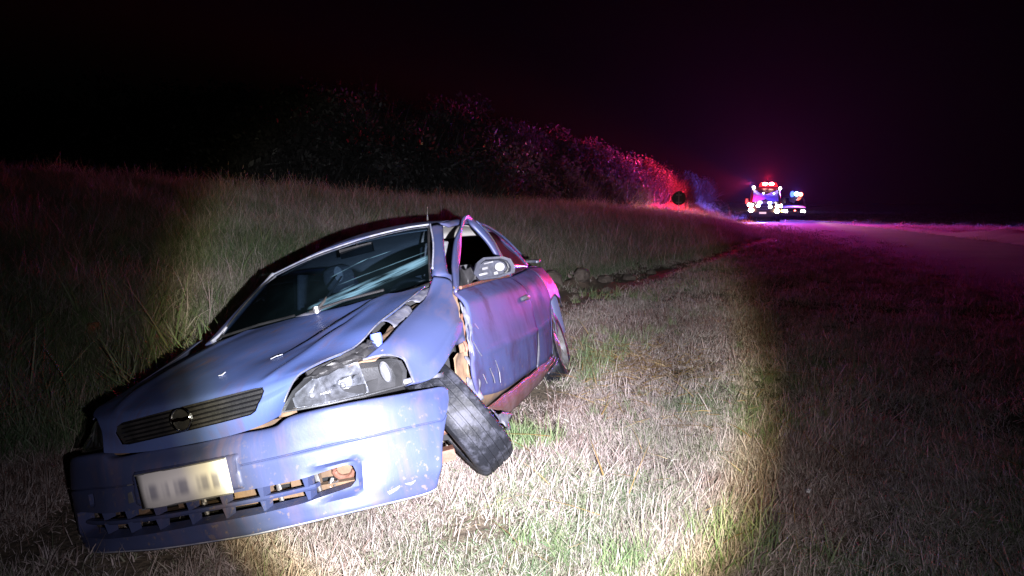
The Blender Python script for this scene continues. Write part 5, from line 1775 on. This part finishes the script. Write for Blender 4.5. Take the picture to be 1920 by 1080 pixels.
def verge(X, Y, Z, s, t, rd, rs, under, c, d):
    e = np.clip((rd - np.where(rs > 0, .6, ROAD_HALF - .4) + .8 * wob(X, Y, 1.1, 4.)) / 1.8, 0, 1) ** 1.5
    bank = np.where((rs < 0) & (np.abs(rd - 4.2) < .9) & (Y > 11), .05, 1.0)
    lip = np.where((s > -.03) & (s < .35 + 1.35 * np.clip((10 - t) / 10, 0, 1) * np.clip((t + 2) / 1.5, 0, 1)) & (t > -2) & (t < 22), .07 + .10 * (s > .9), 1.0)
    soil = np.where(clump(X, Y, 1.3, 17.) * clump(X, Y, 3.7, 23.) > .50, .30, 1.0)
    nose = np.where((c[0] > -1.02) & (c[0] < -.15) & (c[1] > -.12) & (c[1] <= .6), .12, 1.0)
    return soil * nose * e * bank * np.where(under & (c[1] > .45) & ((c[0] < .1) | (c[1] > 1.6)), 0.15, 1.0) * lip


def lawn_tint(X, Y, s, d):
    return np.clip(.06 + 1.0 * clump(X, Y, 1.5, 1.0) * clump(X, Y, .55, 5.0) + np.where(s > .6, .18, 0) + .22 * sstep(-Y, -3.6, -2.2), 0, .95)


emit_layer('short_dry_grass', [
    (9000, 2.0, 5.0, lambda *a: verge(*a), lambda X, Y, d, s: .95 + 0 * d, lawn_tint),
    (13000, 5.0, 10.0, lambda *a: verge(*a), lambda X, Y, d, s: 1.15 + 0 * d, lawn_tint),
    (17000, 10.0, 20.0, lambda *a: verge(*a), lambda X, Y, d, s: 1.6 + 0 * d, lawn_tint),
    (22000, 20.0, 48.0, lambda *a: verge(*a), lambda X, Y, d, s: 2.8 + 0 * d, lawn_tint),
    (6000, 48.0, 110.0, lambda *a: verge(*a), lambda X, Y, d, s: 5.0 + 0 * d, lawn_tint),
], C_LAWN, 6)
emit_layer('grass_thatch', [
    (7000, 2.0, 5.0, lambda *a: verge(*a), lambda X, Y, d, s: 1.0 + 0 * d, lawn_tint),
    (8000, 5.0, 10.0, lambda *a: verge(*a), lambda X, Y, d, s: 1.2 + 0 * d, lawn_tint),
    (6000, 10.0, 20.0, lambda *a: verge(*a), lambda X, Y, d, s: 1.6 + 0 * d, lawn_tint),
], C_THATCH, 4)
gk = lambda p, q: (lambda X, Y, Z, s, t, rd, rs, under, c, d: verge(X, Y, Z, s, t, rd, rs, under, c, d) * np.clip((clump(X, Y, 1.9, 7.) - p) * q, 0, 1) * np.where(under, 0, 1))
gt = lambda X, Y, s, d: .35 + .5 * clump(X, Y, 2.3, 2.)
emit_layer('green_grass', [
    (2600, 2.0, 5.0, gk(.62, 3.0), lambda X, Y, d, s: .62 + 0 * d, gt),
    (2600, 5.0, 10.0, gk(.62, 2.5), lambda X, Y, d, s: .75 + 0 * d, gt),
    (5200, 4.0, 13.0, lambda X, Y, Z, s, t, rd, rs, under, c, d: np.where((s > .5) & (c[0] < -1.05), 1, 0) * np.clip(clump(X, Y, 1.4, 33.) * 1.6 - .15, 0, 1), lambda X, Y, d, s: 1.25 + 0 * d, gt),
    (3500, 10.0, 24.0, gk(.55, 2.0), lambda X, Y, d, s: 1.2 + 0 * d, gt),
], C_GREEN, 4)


def fieldk(X, Y, Z, s, t, rd, rs, under, c, d):
    return np.where(s > .55 + 1.25 * np.clip((10 - t) / 10, 0, 1) * np.clip((t + 2.5) / 1.5, 0, 1), 1.0, 0.0) * np.where(under | ((np.abs(c[0]) < 1.15) & (c[1] > -.6) & (c[1] < 4.4)), 0, 1) * np.clip((rd - 4.4) / 1.5, 0, 1)


ft = lambda X, Y, s, d: np.clip(.44 + .62 * clump(X, Y, .9, 3.) * np.clip(1.5 - d / 22, .3, 1), 0, .98)
emit_layer('field_grass', [
    (4200, 3.2, 8.0, fieldk, lambda X, Y, d, s: .85 + 0 * d, ft),
    (12000, 8.0, 16.0, fieldk, lambda X, Y, d, s: 1.0 + 0 * d, ft),
    (15000, 16.0, 34.0, fieldk, lambda X, Y, d, s: 1.35 + 0 * d, ft),
    (8000, 34.0, 70.0, fieldk, lambda X, Y, d, s: 2.0 + 0 * d, ft),
], C_FIELD, 5)


def longk(X, Y, Z, s, t, rd, rs, under, c, d):
    return np.where((s > .5) & (c[0] < -1.0), 1.0, 0.0) * np.clip((clump(X, Y, 1.1, 9.) - .35) * 2, .05, 1) * np.where(c[1] > -.3, 1, 0)


emit_layer('long_leaf_grass', [
    (900, 3.6, 8.0, longk, lambda X, Y, d, s: .75 + 0 * d, gt),
    (900, 8.0, 14.0, lambda *a: longk(*a) * .4, lambda X, Y, d, s: .7 + 0 * d, gt),
], C_LONG, 4, .25)


def place(name, pts, coll, nvar, sc0, tint0, tilt=.12):
    P = np.array([(x, y, float(terrain(x, y))) for x, y in pts]); n_ = len(P)
    S = sc0 * rng.uniform(.8, 1.2, n_)
    return scatter(name, P, np.stack([rng.normal(0, tilt, n_), rng.normal(0, tilt, n_), rng.uniform(0, 6.283, n_)], 1), np.stack([S, S, S], 1), rng.integers(0, nvar, n_), np.clip(tint0 + rng.normal(0, .1, n_), 0, 1), coll)


def around(cx, cy, r, n):
    return [(cx + rng.normal(0, r), cy + rng.normal(0, r)) for _ in range(n)]


place('green_grass_clump', around(.10, 4.02, .07, 9) + around(.02, 4.25, .05, 4) + around(.52, 5.75, .16, 16) + around(.75, 6.2, .2, 14) + around(.95, 7.0, .25, 14) + around(1.9, 5.4, .15, 5) + around(1.0, 2.75, .16, 9) + around(.55, 2.62, .2, 7) + around(1.6, 10.3, .3, 22), C_GREEN, 4, 1.05, .62)
place('long_leaf_clump', around(-2.12, 4.6, .10, 6) + around(-1.98, 4.95, .09, 5) + around(-2.25, 4.35, .08, 4) + around(-2.2, 5.4, .2, 7) + around(-2.9, 5.6, .3, 6), C_LONG, 4, .85, .75, .28)


place('tall_grass_clump', around(-5.6, 19.3, .5, 26) + around(-2.3, 9.2, .5, 12) + around(-3.1, 7.6, .35, 10), C_FIELD, 5, 1.9, .6)


def seedk(X, Y, Z, s, t, rd, rs, under, c, d):
    crest = np.exp(-((s - 9.6) / 1.3) ** 2) * np.where(t > 3, 1, .25)
    near = np.where((t > 17) & (s > -2.5) & (s < 9) & (rd > 4.0), .55, 0)
    return np.clip(crest + near, 0, 1) * np.clip((rd - 3.9) / .8, 0, 1)


emit_layer('seeded_grass_stems', [
    (9000, 13.0, 48.0, seedk, lambda X, Y, d, s: .75 + 0 * d, lambda X, Y, s, d: .5 + 0 * d),
], C_SEED, 4, .15)

# loose straw on the verge, thickest where the car has ploughed it up
n1 = 650
X = np.concatenate([rng.normal(1.05, .36, n1), rng.normal(.85, .35, 160), rng.uniform(-.6, 2.9, 330)]); Y = np.concatenate([rng.normal(6.05, .42, n1), rng.normal(4.9, .5, 160), rng.uniform(2.3, 8.5, 330)])
Z = terrain(X, Y); s, t, rd, rs, under, c = masks(X, Y, Z)
k = (~under) & (rd > 3.6); X, Y, Z = X[k], Y[k], Z[k]; n_ = len(X)
S = rng.uniform(.45, 1.15, n_)
scatter('loose_straw', np.stack([X, Y, Z + rng.uniform(.055, .10, n_)], 1), np.stack([rng.normal(0, .10, n_), rng.normal(0, .10, n_), rng.uniform(0, 6.283, n_)], 1), np.stack([S, S, S], 1), rng.integers(0, 8, n_), rng.random(n_), C_STRAW)

# scrub on the far bank
n0 = 30000
par = rng.uniform(1.2, len(RIDGE) - 1.6, n0)
i0 = par.astype(int); fr_ = par - i0
B = RIDGE[i0, :2] * (1 - fr_[:, None]) + RIDGE[i0 + 1, :2] * fr_[:, None]
dd = RIDGE[i0 + 1, :2] - RIDGE[i0, :2]; dd /= np.linalg.norm(dd, axis=1)[:, None]
offd = rng.uniform(-1.2, 7.2, n0)
X = B[:, 0] + dd[:, 1] * offd; Y = B[:, 1] - dd[:, 0] * offd
Z = terrain(X, Y)
s, t, rd, rs, under, c = masks(X, Y, Z)
k = (s > 10.2) & (rd > 5.5) & (rng.random(n0) < np.clip(.35 + .9 * clump(X, Y, .5, 8.), 0, 1))
X, Y, Z = X[k], Y[k], Z[k]; n_ = len(X)
C_BRUSH = kit('brush_tuft', [blade_mesh('t', 60, M_LEAF, 200 + i, .55, .35, 1.15, .010, .022, .40, .8, 3) for i in range(5)])
S = rng.uniform(.6, 1.5, n_) * (.45 + 1.0 * clump(X, Y, .8, 2.))
scatter('bank_brush', np.stack([X, Y, Z], 1), np.stack([rng.normal(0, .2, n_), rng.normal(0, .2, n_), rng.uniform(0, 6.283, n_)], 1), np.stack([S, S, S], 1), rng.integers(0, 5, n_), rng.random(n_), C_BRUSH)
k = rng.random(n_) < .24 * clump(X, Y, .6, 30.)
X, Y, Z = X[k], Y[k], Z[k]; n_ = len(X)
S = rng.uniform(.6, 1.9, n_)
scatter('roadside_scrub', np.stack([X, Y, Z + .25 + rng.uniform(0, .8, n_) * S], 1), rng.uniform(0, 6.283, (n_, 3)), np.stack([S, S, S * 1.15], 1), rng.integers(0, 5, n_), rng.random(n_), C_LEAF)
